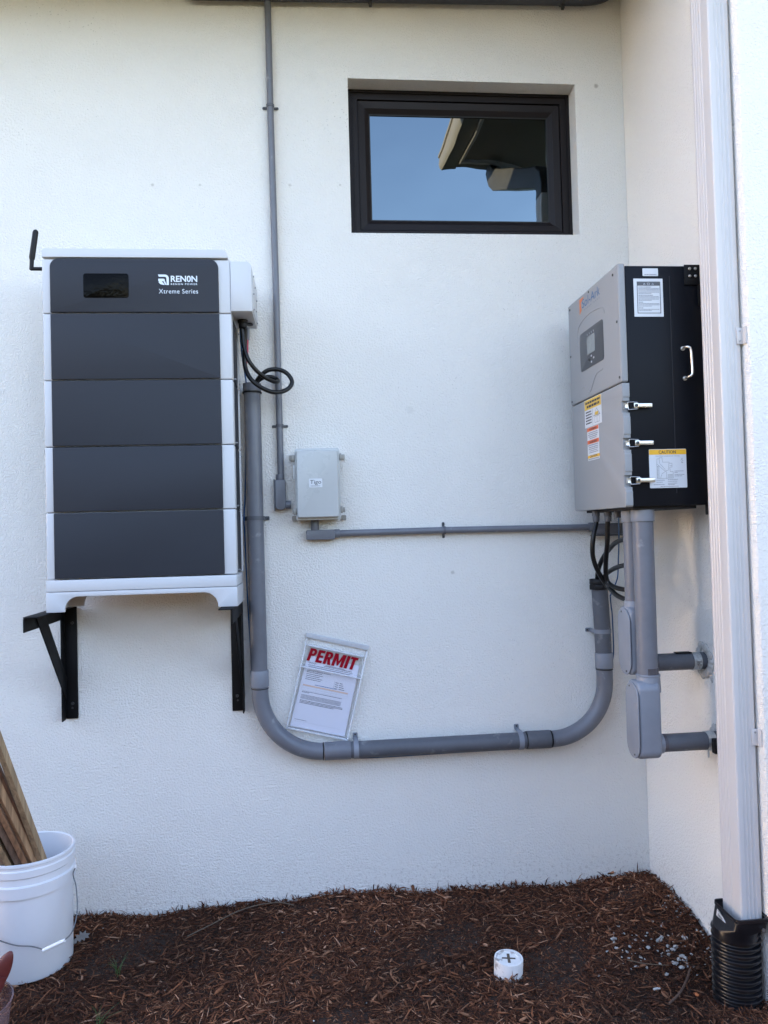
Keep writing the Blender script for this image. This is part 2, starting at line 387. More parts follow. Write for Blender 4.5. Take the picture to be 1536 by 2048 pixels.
def flat(mb, o, U, V, u0, u1, v0, v1, lift):
    """thin raised slip (ink / print)"""
    U = Vector(U); V = Vector(V); Nn = U.cross(V); o = Vector(o)+Nn*lift
    mb.quad(o+U*u0+V*v0, o+U*u1+V*v0, o+U*u1+V*v1, o+U*u0+V*v1)
def textrows(mb, o, U, V, rows, lift, seed=0):
    """rows of illegible small print: (u0,u1,v,height)"""
    R = random.Random(seed)
    for (u0, u1, v, h) in rows:
        u = u0
        while u < u1-h*.6:
            wl = min(R.uniform(1.2, 5.0)*h*.62, u1-u); flat(mb, o, U, V, u, u+wl, v, v+h, lift); u += wl+h*.38
def frame2(mb, o, U, V, u0, u1, v0, v1, t, lift):
    flat(mb, o, U, V, u0, u1, v0, v0+t, lift); flat(mb, o, U, V, u0, u1, v1-t, v1, lift)
    flat(mb, o, U, V, u0, u0+t, v0+t, v1-t, lift); flat(mb, o, U, V, u1-t, u1, v0+t, v1-t, lift)
def line2(mb, o, U, V, pts, t, lift):
    for (a, b_), (c, d) in zip(pts, pts[1:]):
        dx, dy = c-a, d-b_; l = math.hypot(dx, dy) or 1; nx, ny = -dy/l*t/2, dx/l*t/2
        U_ = Vector(U); V_ = Vector(V); oo = Vector(o)+U_.cross(V_)*lift
        f = lambda u, v: oo+U_*u+V_*v
        mb.quad(f(a-nx, b_-ny), f(c-nx, d-ny), f(c+nx, d+ny), f(a+nx, b_+ny))
X = (1, 0, 0); Z = (0, 0, 1); NYU = (0, -1, 0)       # faces towards -y: (X,Z); faces towards -x: (NYU,Z)

# ------------------------------------------------------------------ ground
def gz(x, y):
    x = np.asarray(x, float); y = np.asarray(y, float)
    h = .112 + .007*np.sin(5.1*x+1.3)*np.cos(4.2*y+.4)+.006*np.sin(11.3*x+7.1*y)+.004*np.sin(23*x-17*y+1)
    h += .038*np.exp(-((x-1.30)/.16)**2-((y+.27)/.22)**2)+.02*np.exp(-((y)/.05)**2)*(.5+.5*np.sin(3.1*x+1.0))
    h += -.02*np.exp(-((x-1.2)/.3)**2-((y+.85)/.2)**2)
    far = np.clip((np.hypot(x, y+.5)-2.2)/2.5, 0, 1); return h*(1-far)+.09*far
def axis(lo, hi, fine_lo, fine_hi, st):
    a = list(np.arange(fine_lo, fine_hi+1e-6, st)); s = st; v = fine_lo
    while v > lo: s *= 1.5; v -= s; a.insert(0, v)
    s = st; v = a[-1]
    while v < hi: s *= 1.5; v += s; a.append(v)
    return np.array(a)
gx = axis(-900, 900, -2.6, 2.6, .035); gy = axis(-900, 900, -2.4, .1, .035)
GX, GY = np.meshgrid(gx, gy, indexing='ij'); GZ = gz(GX, GY)
nx, ny = GX.shape
me = bpy.data.meshes.new('ground'); vv = np.stack([GX, GY, GZ], -1).reshape(-1, 3)
idx = np.arange(nx*ny).reshape(nx, ny)
ff = np.stack([idx[:-1, :-1], idx[1:, :-1], idx[1:, 1:], idx[:-1, 1:]], -1).reshape(-1, 4)
me.from_pydata(vv.tolist(), [], ff.tolist()); me.polygons.foreach_set('use_smooth', [True]*len(ff))
M = bpy.data.materials.new('soil_and_lawn'); M.use_nodes = True; N = M.node_tree.nodes; L = M.node_tree.links; p = N['Principled BSDF']; p.inputs['Roughness'].default_value = .95
tc = N.new('ShaderNodeTexCoord'); n1 = N.new('ShaderNodeTexNoise'); n1.inputs['Scale'].default_value = 60; n1.inputs['Detail'].default_value = 8; L.new(tc.outputs['Object'], n1.inputs['Vector'])
r1 = N.new('ShaderNodeValToRGB'); r1.color_ramp.elements[0].color = (.013, .007, .0045, 1); r1.color_ramp.elements[1].color = (.055, .030, .018, 1); L.new(n1.outputs['Fac'], r1.inputs[0])
n2 = N.new('ShaderNodeTexNoise'); n2.inputs['Scale'].default_value = 3; n2.inputs['Detail'].default_value = 8; L.new(tc.outputs['Object'], n2.inputs['Vector'])
r2 = N.new('ShaderNodeValToRGB'); r2.color_ramp.elements[0].color = (.03, .045, .02, 1); r2.color_ramp.elements[1].color = (.07, .09, .045, 1); L.new(n2.outputs['Fac'], r2.inputs[0])
vl = N.new('ShaderNodeVectorMath'); vl.operation = 'LENGTH'; L.new(tc.outputs['Object'], vl.inputs[0])
mr = N.new('ShaderNodeMapRange'); mr.inputs['From Min'].default_value = 3.4; mr.inputs['From Max'].default_value = 3.7; L.new(vl.outputs['Value'], mr.inputs['Value'])
mx = N.new('ShaderNodeMixRGB'); L.new(mr.outputs[0], mx.inputs[0]); L.new(r1.outputs[0], mx.inputs[1]); L.new(r2.outputs[0], mx.inputs[2]); L.new(mx.outputs[0], p.inputs['Base Color'])
bp = N.new('ShaderNodeBump'); bp.inputs['Distance'].default_value = .01; L.new(n1.outputs['Fac'], bp.inputs['Height']); L.new(bp.outputs[0], p.inputs['Normal'])
me.materials.append(M); go = bpy.data.objects.new('ground', me); COL.objects.link(go); go['kind'] = 'structure'

# ------------------------------------------------------------------ the house
WX, WY, TOP = 1.37, -.875, 3.875
house = thing('stucco_house', (0, 0, 0), 'pale cream stucco house with an inner corner, bronze window and white eaves', 'house')
wx0, wx1, wz0, wz1 = .188, 1.158, 2.834, 3.483
# back wall with a real window opening: front skin, reveal faces, closed box behind
def back_wall():
    b = bmesh.new(); T = .22; xl = -4.3
    xs = [xl, wx0, wx1, WX+.2]; zs = [-.3, wz0, wz1, TOP]
    g = {}
    for i, x in enumerate(xs):
        for j, z in enumerate(zs): g[i, j] = b.verts.new((x, 0, z))
    for i in range(3):
        for j in range(3):
            if (i, j) == (1, 1): continue
            b.faces.new((g[i, j], g[i+1, j], g[i+1, j+1], g[i, j+1]))
    k = {}
    for i in (1, 2):
        for j in (1, 2): k[i, j] = b.verts.new((xs[i], T, zs[j]))
    for (a, c) in (((1, 1), (2, 1)), ((2, 1), (2, 2)), ((2, 2), (1, 2)), ((1, 2), (1, 1))):
        b.faces.new((g[a], k[a], k[c], g[c]))
    es = [e for e in b.edges if all(abs(v.co.y) < 1e-6 and v.co.x in (wx0, wx1) and v.co.z in (wz0, wz1) for v in e.verts)]
    es = [e for e in b.edges if len(e.link_faces) == 2 and e.calc_face_angle(0) > 1]
    bmesh.ops.recalc_face_normals(b, faces=b.faces)
    bmesh.ops.bevel(b, geom=[e for e in es if all(abs(v.co.y) < 1e-6 for v in e.verts)], offset=.004, segments=3, profile=.5, affect='EDGES')
    mb = MB(); mb.bm.free(); mb.bm = b
    mb.box(xl, xl+.2, .003, 7, -.3, TOP)           # end wall that closes the house on its far left
    return mb
back_wall().build('wall', 'stucco', house)
mb = MB(); mb.box(WX, 5.5, WY, WY+.2, -.3, TOP, .006, 3); mb.box(WX, WX+.2, WY+.203, -.002, -.3, TOP); mb.build('wall', 'stucco', house)
mb = MB(); mb.box(wx0-.1, wx1+.1, .45, .47, wz0-.1, wz1+.1); mb.build('interior_blind', 'gasket', house)
# window: frame, sash, pane
wf = MB()
def ring(mb, x0, x1, z0, z1, t, y0, y1, bev=.0015):
    mb.prism([(x0, z0), (x1, z0), (x1-t, z0+t), (x0+t, z0+t)], (0, y1, 0), X, Z, y1-y0, bev)
    mb.prism([(x1, z1), (x0, z1), (x0+t, z1-t), (x1-t, z1-t)], (0, y1, 0), X, Z, y1-y0, bev)
    mb.prism([(x0, z1), (x0, z0), (x0+t, z0+t), (x0+t, z1-t)], (0, y1, 0), X, Z, y1-y0, bev)
    mb.prism([(x1, z0), (x1, z1), (x1-t, z1-t), (x1-t, z0+t)], (0, y1, 0), X, Z, y1-y0, bev)
def bandring(mb, x0, x1, z0, z1, t, y0, y1, slope=0):
    """mitred frame whose face steps from depth y0 at the outside to y0+slope inside"""
    b = bmesh.new()
    o = [(x0, z0), (x1, z0), (x1, z1), (x0, z1)]; i_ = [(x0+t, z0+t), (x1-t, z0+t), (x1-t, z1-t), (x0+t, z1-t)]
    O = [b.verts.new((p[0], y0, p[1])) for p in o]; I = [b.verts.new((p[0], y0+slope, p[1])) for p in i_]
    OB = [b.verts.new((p[0], y1, p[1])) for p in o]; IB = [b.verts.new((p[0], y1, p[1])) for p in i_]
    for a in range(4):
        c = (a+1) % 4
        b.faces.new((O[a], O[c], I[c], I[a])); b.faces.new((O[a], OB[a], OB[c], O[c])); b.faces.new((I[a], I[c], IB[c], IB[a]))
    bmesh.ops.recalc_face_normals(b, faces=b.faces)
    mb._merge(b)
win = MB()
bandring(win, wx0+.001, wx1-.001, wz0+.001, wz1-.001, .012, .078, .20)
bandring(win, wx0+.013, wx1-.013, wz0+.013, wz1-.013, .009, .084, .20)
bandring(win, wx0+.022, wx1-.022, wz0+.022, wz1-.022, .020, .080, .20)
wobj = win.build('window', 'frame', house, sharp=5)
sa = MB()
bandring(sa, wx0+.0425, wx1-.0425, wz0+.0425, wz1-.0425, .004, .092, .19)
bandring(sa, wx0+.0465, wx1-.0465, wz0+.0465, wz1-.0465, .028, .086, .19, .004)
bandring(sa, wx0+.0745, wx1-.0745, wz0+.0745, wz1-.0745, .018, .091, .19, .012)
sa.build('sash', 'frame', wobj, sharp=5)
ga = MB(); bandring(ga, wx0+.0925, wx1-.0925, wz0+.0925, wz1-.0925, .005, .104, .15); ga.build('gasket', 'gasket', wobj, sharp=5)
pn = MB(); pn.box(wx0+.095, wx1-.095, .1085, .1145, wz0+.095, wz1-.095); pn.build('pane', 'pane', wobj)
# eaves over both walls
EX, EY = 1.0, -1.34
mb = MB(); mb.box(-4.8, EX, -.62, .0, TOP, TOP+.02); mb.box(EX+.002, 5.8, EY, .0, TOP, TOP+.02); mb.build('soffit', 'soffit', house)
mb = MB(); mb.box(-4.8, EX-.02, -.64, -.622, TOP-.02, TOP+.17); mb.box(EX-.02, EX, EY, -.60, TOP-.02, TOP+.17); mb.box(EX-.02, 5.8, EY-.02, EY-.002, TOP-.02, TOP+.17); mb.build('fascia', 'ds', house)
b = MB()
b.prism([(-4.8, -.60), (EX, -.60), (EX, EY), (5.8, EY), (5.8, 7.5), (-4.8, 7.5)], (0, 0, TOP+.175), X, (0, 1, 0), .03)
b.build('roof_edge', 'roof', house)
b = MB(); b.prism([(-4.2, 0), (1.2, 3.2), (5.8, 3.2), (5.8, 0)], (0, .6, TOP+.21), X, Z, -6.0); b.build('roof', 'roof', house)
# K-style gutters
gp = [(0, .005), (-.095, .005), (-.108, .02), (-.118, .05), (-.118, .10), (-.127, .104), (-.127, .125), (-.112, .125), (-.112, .05), (-.102, .024), (-.092, .012), (-.006, .012), (-.006, .125), (0, .125)]
g = MB(); g.prism([(u, v) for u, v in gp], (EX-.021, EY-.14, TOP), X, Z, -(abs(EY)-.64+.14)); 
g.build('gutter', 'gut', house)
g = MB(); g.prism([(u, v) for u, v in gp], (5.8, EY-.021, TOP), (0, 1, 0), Z, -(5.8-EX+.02)); g.build('gutter', 'gut', house)

# ------------------------------------------------------------------ downspout
dsx0, dsx1, dsy0, dsy1 = 1.293, 1.363, -.842, -.728
ds = thing('downspout', (1.33, -.785, .40), 'tall white ribbed metal downspout fixed to the side wall beside the outer corner', 'downspout')
def ds_profile():
    out = []
    def side(p, q, ribs, nrm, d=.0018):
        P = Vector(p); Q = Vector(q); D = Q-P; Ln = D.length; D.normalize(); Nn = Vector(nrm)
        for (c, wd) in ribs:
            for (t, h) in ((c-wd, 0), (c-wd*.55, d), (c+wd*.55, d), (c+wd, 0)):
                r = P+D*(t*Ln)-Nn*h; out.append((r.x, r.y))
    r = .007
    def corner(cx, cy, a0):
        for k in range(5):
            a = math.radians(a0+90*k/4); out.append((cx+r*math.cos(a), cy+r*math.sin(a)))
    corner(dsx0+r, dsy0+r, 180)
    side((dsx0+r, dsy0), (dsx1-r, dsy0), [(.30, .085), (.52, .085), (.74, .085)], (0, -1))
    corner(dsx1-r, dsy0+r, 270); corner(dsx1-r, dsy1-r, 0); corner(dsx0+r, dsy1-r, 90)
    side((dsx0, dsy1-r), (dsx0, dsy0+r), [(.14, .07), (.30, .07), (.46, .07), (.62, .07)], (-1, 0))
    return out
prof = ds_profile()
mb = MB(); mb.prism(prof, (0, 0, .33), X, (0, 1, 0), 3.45-.33); mb.build('pipe', 'ds', ds, sharp=20)
# elbow and offset up to the gutter outlet; white metal, coloured dark as shade
def loft(path, prof_c):
    b = bmesh.new(); rings = []
    P = [Vector(p) for p in path]
    for i, c in enumerate(P):
        t = (P[min(i+1, len(P)-1)]-P[max(i-1, 0)]).normalized(); u = Vector((1, 0, 0)); u = (u-t*u.dot(t)).normalized(); v = t.cross(u)
        rings.append([b.verts.new(c+u*a+v*d) for a, d in prof_c])
    n = len(prof_c)
    for A, B in zip(rings, rings[1:]):
        for j in range(n): b.faces.new((A[j], A[(j+1) % n], B[(j+1) % n], B[j]))
    b.faces.new(list(reversed(rings[0]))); b.faces.new(rings[-1]); bmesh.ops.recalc_face_normals(b, faces=b.faces); return b
pc = rrect(-.037, .037, -.059, .059, .008)
mb = MB(); mb._merge(loft([(1.328, -.785, 3.44), (1.328, -.785, 3.50), (1.325, -.80, 3.545), (1.315, -.84, 3.58), (1.27, -1.05, 3.66), (1.22, -1.29, 3.755), (1.21, -1.35, 3.78), (1.205, -1.40, 3.82), (1.205, -1.421, 3.885)], pc)); mb.build('elbow', 'pvc_and_shade', ds)
def mark(z, two):
    bb = MB(); bb.box(1.347, 1.369, -.8475, -.8435, z-.026, z+.026, .0008); bb.box(1.3655, 1.369, -.8470, -.866, z-.026, z+.026, .0005)
    o = bb.build('mounting_tab', 'ds', ds); s_ = MB()
    for dz in ((-.016, .016) if two else (.016,)): s_.cyl((1.357, -.8475, z+dz), (1.357, -.8495, z+dz), .0032, n=12)
    s_.build('screw', 'screw', o)
mark(2.185, True); mark(.925, False)

# black adapter and corrugated drain
ad = thing('downspout_adapter', (1.30, -.80, .25), 'black plastic adapter with a peeling barcode sticker around the downspout foot', 'adapter')
A = MB(); b = bmesh.new()
def ringv(pts): return [b.verts.new(p) for p in pts]
def rectring(cx, cy, hx, hy, z, tilt=0.0, n=8, r=.015):
    pts = rrect(-hx, hx, -hy, hy, r, n); return [(cx+u, cy+v, z+tilt*(v)+(-.0*u)) for u, v in pts]
def circring(cx, cy, r_, z, n):
    pts = rrect(-r_, r_, -r_, r_, r_*.999, (n//4)-1); return [(cx+u, cy+v, z) for u, v in pts]
nn = 8; R0 = rectring(1.316, -.80, .054, .073, .378, .0, nn); cnt = len(R0)
rs_ = [rectring(1.310, -.80, .050, .067, .378, .0, nn), R0, rectring(1.316, -.80, .0545, .0735, .368, .0, nn), rectring(1.315, -.80, .052, .071, .366, .0, nn), rectring(1.309, -.80, .052, .070, .342, .0, nn)]
cc = []
for k in range(cnt):
    u, v = rrect(-.066, .066, -.066, .066, .0659, nn)[k]; cc.append((1.294+u, -.80+v, .326))
rs_.append(cc); rs_.append([(x, y, .300) for x, y, z in cc])
V_ = [ringv(r_) for r_ in rs_]
for P_, Q_ in zip(V_, V_[1:]):
    for j in range(cnt): b.faces.new((P_[j], P_[(j+1) % cnt], Q_[(j+1) % cnt], Q_[j]))
bmesh.ops.recalc_face_normals(b, faces=b.faces); A._merge(b); A.build('collar', 'corr', ad)
s_ = MB(); s_.cyl((1.345, -.8715, .345), (1.345, -.8765, .345), .0055, n=14); s_.build('screw', 'screw', ad)
s_ = MB(); o_ = Vector((1.2560, -.760, .343)); U_ = Vector((.05, -1, -.32)).normalized(); V0 = Vector((.0, -.25, .95)); V_ = (V0-U_*V0.dot(U_)).normalized()
s_.prism([(0, 0), (.060, -.002), (.056, .014), (.034, .021), (0, .024)], o_, U_, V_, .0012); st = s_.build('sticker', 'sticker', ad)
s_ = MB(); u = .008
while u < .032: wdt = random.choice((.0007, .0012, .0018)); flat(s_, o_, U_, V_, u, u+wdt, .006, .016, .0016); u += wdt+random.choice((.0007, .0011))
textrows(s_, o_, U_, V_, [(.004, .03, .021, .0018), (.006, .03, .002, .0015)], .0016); s_.build('print', 'ink', st)
dr = MB(); pr = [(.0, .285), (.062, .285)]
z_ = .283; 
while z_ > .03: pr += [(.0720, z_-.002), (.0735, z_-.006), (.0720, z_-.010), (.0620, z_-.0125), (.0615, z_-.0160), (.0625, z_-.0185)]; z_ -= .0195
Mt = Matrix.Translation((1.292, -.80, 0)) @ Matrix.Rotation(math.radians(-2.5), 4, 'X') @ Matrix.Rotation(math.radians(2.0), 4, 'Y')
dr.lathe([(r_, z_+.034) for r_, z_ in pr], (0, 0, 0), n=56, M=Mt); dr.build('corrugated_drain_pipe', 'corr', None, 'black corrugated drain pipe standing in mulch beneath the downspout adapter', 'drain pipe', loc=(1.288, -.80, .1), sharp=50)

# ------------------------------------------------------------------ battery cabinet
BX0, BX1, BY = -.943, -.278, -.330
bat = thing('battery_cabinet', (-.61, -.2, 1.342), 'tall white home battery with five slate grey front panels on wall brackets', 'battery')
zz = [1.457, 1.694, 1.928, 2.166, 2.407, 2.606]
for k in range(5):                                     # five stacked modules
    z0, z1 = zz[k]+.0012, zz[k+1]-.0012
    if k == 4: z1 = 2.604
    m_ = MB()
    if k < 4:
        m_.box(BX0+.001, BX1, BY+.010, BY+.060, z0, z1, .004, 3); m_.box(BX0+.006, BX1-.004, BY+.060, -.092, z0, z1, .002)
    else: m_.prism(rrect(BX0, -.206, z0, z1, .01, rs=(.0, .022, .006, .0)), (0, -.075, 0), X, Z, -.075-(BY+.010)) if False else m_.box(BX0, BX1, BY+.010, -.092, z0, z1, .004, 3)
    mod = m_.build('module', 'white', bat)
    px0, px1 = BX0+.030+.001*k*0, -.321+.0
    if k < 4: outl = rrect(px0, px1, z0+.0015, z1-.0015, .002)
    else: outl = rrect(px0, px1, z0+.0015, z1-.001, .02, rs=(.002, .030, .030, .002), n=8)
    p_ = MB(); p_.prism(outl, (0, BY+.013, 0), X, Z, .013, .0025, 3); fp = p_.build('front_panel', 'navy', mod)
    if k < 4:
        q = MB(); q.box(BX1-.0045, BX1-.0005, BY+.066, -.125, z0+.004, z1-.004, .001); q.build('side_panel', 'navy', mod)
        q = MB(); q.box(BX1-.0048, BX1+.0045, -.122, -.094, z0, z1, .001); q.build('rear_flange', 'white', mod)
        q = MB()
        for (yy, zq) in ((BY+.075, z0+.012), (-.108, z0+.02), (-.108, z1-.02)): q.cyl((BX1-.002, yy, zq), (BX1+.0075, yy, zq), .0035, n=10)
        q.build('screw', 'screw', mod)
    else: top_mod, top_panel = mod, fp
q = MB(); q.box(BX0+.004, BX1-.004, BY+.02, -.10, 1.46, 2.60); q.build('core', 'seam', bat)
# screen and marks on the top panel
q = MB(); q.prism(rrect(-.797, -.639, 2.461, 2.549, .009), (0, BY-.0001, 0), X, Z, .0012, .0004); q.build('display', 'gloss', top_mod)
O = (0, BY, 0)
lg = MB()
L0 = (-.535, 2.508); s_ = .038
def lp(pts): 
    lg.bm.faces.new([lg.bm.verts.new(Vector((L0[0]+u*s_, BY-.0006, L0[1]+v*s_))) for u, v in pts])
arc = [(.66+.34*math.cos(math.radians(a)), .62+.38*math.sin(math.radians(a))) for a in (90, 70, 50, 30, 10, 0)]
arci = [(.62+.16*math.cos(math.radians(a)), .62+.17*math.sin(math.radians(a))) for a in (0, 10, 30, 50, 70, 90)]
top_ = [(.0, 1.0)]+arc+[(1.0, .0), (.78, .0), (.78, .45)]+arci+[(.05, .79)]
def qstrip(A_, B_):
    for a, c in zip(range(len(A_)-1), range(len(B_)-1)): lp([A_[a], A_[a+1], B_[c+1], B_[c]])
qstrip([(0, 1), (.66, 1)]+arc[1:]+[(1, 0)], [(.08, .79), (.62, .79)]+list(reversed(arci))[1:]+[(.80, 0)])
lp([(.02, .60), (.50, .60), (.62, .54), (.62, .42), (.52, .36), (.52, .36), (.02, .36)])
lp([(.10, .36), (.34, .36), (.62, .02), (.52, .0), (.20, .08), (.04, .26)])
lp([(.52, .36), (.62, .42), (.80, .02), (.66, .02), (.56, .20)])
lg.build('emblem', 'print_', top_mod)
lettering('lettering', 'REN0N', (-.490, BY, 2.519), X, Z, .023, 'print_', top_mod, .094, bold=.022, thick=.0006)
lettering('lettering', 'RENON POWER', (-.490, BY, 2.508), X, Z, .0065, 'print_', top_mod, .094, bold=.015, thick=.0006, space=1.35)
lettering('lettering', 'Xtreme Series', (-.533, BY, 2.477), X, Z, .0165, 'print_', top_mod, .139, thick=.0006, space=1.1)
# cap, junction box, plinth
q = MB(); q.prism(rrect(BX0+.002, -.287, 2.609, 2.640, .02, rs=(.001, .024, .012, .001)), (0, -.085, 0), X, Z, -.085-(BY+.004) if False else .243, .002); q.build('top_cap', 'white', bat)
q = MB(); q.prism(rrect(BX1+.0005, -.202, 2.415, 2.598, .02, rs=(.001, .020, .001, .001)), (0, -.079, 0), X, Z, .245, .0015); jb = q.build('junction_box', 'white', bat)
q = MB(); q.box(-.2022, -.1992, BY+.035, -.085, 2.425, 2.565, .001)
q.build('side_cover', 'white', jb)
q = MB()
for (yy, zq) in ((BY+.045, 2.555), (-.20, 2.54), (BY+.045, 2.49), (-.13, 2.51), (BY+.045, 2.432), (-.16, 2.46), (-.11, 2.428)): q.cyl((-.2, yy, zq), (-.195, yy, zq), .003, n=10)
q.build('screw', 'screw', jb)
q = MB(); q.cyl((-.247, -.205, 2.414), (-.247, -.205, 2.402), .020, n=8, bevel=.002); q.cyl((-.247, -.205, 2.402), (-.247, -.205, 2.383), .017, .015, n=16, bevel=.002)
q.cyl((-.228, -.150, 2.4145), (-.228, -.150, 2.41), .016, n=20)
q.build('cable_gland', 'black', jb)
q = MB(); q.cyl((-.232, -.15, 2.40), (-.234, -.15, 2.352), .007, n=12); q.cyl((-.243, -.155, 2.40), (-.243, -.16, 2.366), .0055, n=12); q.build('connector', 'pvc', jb)
q = MB(); q.box(BX0, BX1, BY, -.092, 1.414, 1.455, .003); q.build('base_rail', 'white', bat)
def foot_outline():
    x0, x1, z0, z1 = BX0, BX1+.001, 1.342, 1.4125; L = [(x0, z0), (-.880, z0)]
    for k in range(9): a = math.radians(180-90*k/8); L.append((-.832+.048*math.cos(a), 1.348+.048*math.sin(a)))
    for k in range(9): a = math.radians(90-90*k/8); L.append((-.396+.050*math.cos(a), 1.348+.048*math.sin(a)))
    return L+[(-.346, z0), (x1, z0), (x1, z1), (x0, z1)]
q = MB(); q.prism(foot_outline(), (0, BY+.012, 0), X, Z, .012, .0012)
q.prism([(x, z) for x, z in foot_outline()], (0, -.092, 0), X, Z, .012)
for xa, xb in ((BX0, BX0+.010), (BX1-.009, BX1+.001)): q.box(xa, xb, BY+.0125, -.1045, 1.342, 1.4120)
q.box(BX0+.011, BX1-.010, BY+.0125, -.1045, 1.404, 1.4120)
q.build('plinth', 'white', bat)
q = MB(); q.box(-.90, -.32, -.0915, -.004, 2.20, 2.245); q.box(-.90, -.32, -.0915, -.004, 1.62, 1.665); q.build('wall_rail', 'blk_metal', bat)
an = MB(); an.tube([(-.9455, -.2, 2.610), (-.99, -.2, 2.609), (-1.018, -.2, 2.609)], .0068, 14); an.sphere((-1.020, -.2, 2.610), .0078)
an.tube([(-1.020, -.2, 2.606), (-1.018, -.2, 2.645)], .0076, 14)
an.tube([(-1.018, -.2, 2.643), (-1.0175, -.2, 2.650), (-1.0035, -.2, 2.745), (-1.002, -.2, 2.752), (-1.0015, -.2, 2.756)], .01, 16, radii=[.0085, .0105, .0102, .0085, .004])
an.build('antenna', 'black', bat)

# wall brackets
def bracket(x0, side, ytip, label, dx=0.0):
    """x0: position of the upright web; side=+1: flanges point to +x"""
    t = .005; s = side
    br = thing('wall_bracket', (x0, -.01, .9), label, 'bracket', 'black steel angle brackets under the battery')
    def bx(a, b_): return (min(a, b_), max(a, b_))
    q = MB(); xa, xb = bx(x0, x0+s*.050); q.box(xa, xb, -.008, -.003, .895, 1.333, .0015)
    wa, wb = bx(x0, x0+s*t); q.box(wa, wb, -.052, -.0085, .893, 1.333, .0015); q.build('post', 'blk_metal', br)
    q = MB(); xa, xb = bx(x0+s*.0, x0+s*.052); q.box(xa, xb, ytip, -.012, 1.3345, 1.3395, .002); q.box(wa-.0052*s*0, wb, ytip, -.0535, 1.286, 1.334, .002); q.build('arm', 'blk_metal', br)
    q = MB(); ax, bx2 = bx(x0+s*(t+.0008), x0+s*(t+.006))
    P = [(-.335, 1.333), (-.285, 1.333), (-.245, 1.333), (-.050, 1.100), (-.012, 1.055), (-.012, .960), (-.050, 1.005)]
    kk = (abs(ytip)-.055)/.375
    q.prism([(-u*kk if u < -.02 else -u, v) for u, v in P], (ax, 0, 0), NYU, Z, -(bx2-ax), .001); q.build('brace', 'blk_metal', br)
    q = MB()
    for (xx, zq) in ((x0+s*.03, .955), (x0+s*.033, 1.27)): q.cyl((xx, -.008, zq), (xx, -.013, zq), .0065, n=6)
    q.cyl((x0+s*.028, -.008, .937), (x0+s*.028, -.0095, .937), .004, n=10)
    q.build('bolt', 'dark_screw', br)
bracket(-.985, 1, -.436, 'black angle bracket left of the two under the battery, brace fully visible')
bracket(-.288, -1, -.385, 'black angle bracket under the battery corner, beside the large grey conduit')

# ------------------------------------------------------------------ straps shared by the conduits
def strap(parent, c, axis, r, w=.012, legs=(1, 1), material='pvc', wall='y', t=.0028):
    """saddle over a pipe against the wall; c = pipe centre, axis 'z' or 'x' of the pipe"""
    q = MB(); cx, cy, cz = c; n = 14; wd = w/2
    depth = abs(cy)-.0012
    pts = [(-r-.001, depth)]+[((r+t)*-math.cos(math.pi*k/n), -(r+t)*math.sin(math.pi*k/n)) for k in range(n+1)]+[(r+.001, depth)]
    outer = [(-(r+t), depth-.001)]+[((r+t)*-math.cos(math.pi*k/n), -(r+t)*math.sin(math.pi*k/n)) for k in range(n+1)]+[(r+t, depth-.001)]
    inner = [((r+.0006)*-math.cos(math.pi*k/n), -(r+.0006)*math.sin(math.pi*k/n)) for k in range(n+1)]
    loop = outer+[(r+.0006, depth-.001)]+list(reversed(inner))+[(-(r+.0006), depth-.001)]
    if axis == 'z': q.prism(loop, (cx, cy, cz-wd), X, (0, 1, 0), w)
    else: q.prism([(-v, u) for u, v in loop], (cx-wd, cy, cz), NYU, Z, -w) if False else q.prism([(v, u) for u, v in loop], (cx-wd, cy, cz), (0, 1, 0), Z, w)
    e = r+t
    for sgn, on in ((-1, legs[0]), (1, legs[1])):
        if not on: continue
        a = sgn*(e-.001); b_ = sgn*(e+.017)
        oo = rrect(min(a, b_), max(a, b_), -wd, wd, .0045)
        if axis == 'z': q.prism([(u, v) for u, v in oo], (cx, -.0012, cz), X, Z, .0032, .0006)
        else: q.prism([(v, u) for u, v in oo], (cx, -.0012, cz), X, Z, .0032, .0006)
    o = q.build('strap', material, parent)
    q = MB()
    for sgn, on in ((-1, legs[0]), (1, legs[1])):
        if not on: continue
        uu = sgn*(e+.010); pos = (cx+uu, -.004, cz) if axis == 'z' else (cx, -.004, cz+uu)
        q.cyl(pos, (pos[0], -.0072, pos[2]), .0038, n=12)
    q.build('screw', 'dark_screw', o)

# thin vertical conduit beside the window
c1 = thing('electrical_conduit', (-.13, -.02, 1.8), 'thin grey vertical conduit rising left of the window to the eave', 'conduit')
q = MB(); q.tube([(-.124+(-.131+.124)*0, -.021, 1.80), (-.1262, -.021, 2.6), (-.132, -.021, 3.35), (-.1335, -.021, 3.874)], .0133, 20); q.build('pipe', 'pvc', c1)
strap(c1, (-.132, -.021, 3.345), 'z', .0133, .011, material='pvc_d'); strap(c1, (-.1235, -.021, 2.035), 'z', .0133, .011, material='pvc_d')
q = MB(); q.prism(rrect(-.148, -.106, 1.695, 1.815, .012, rs=(.016, .004, .004, .016)), (0, -.004, 0), X, Z, .036, .003, 3); q.cyl((-.127, -.021, 1.812), (-.1268, -.021, 1.838), .0172, n=24, bevel=.001)
q.cyl((-.107, -.021, 1.715), (-.086, -.021, 1.715), .0165, n=20, bevel=.001)
cb = q.build('conduit_body', 'pvc', c1); q = MB(); q.prism(rrect(-.153, -.1487, 1.692, 1.818, .001), (0, -.003, 0), X, Z, .038, .001); q.build('cover', 'pvc_d', cb)
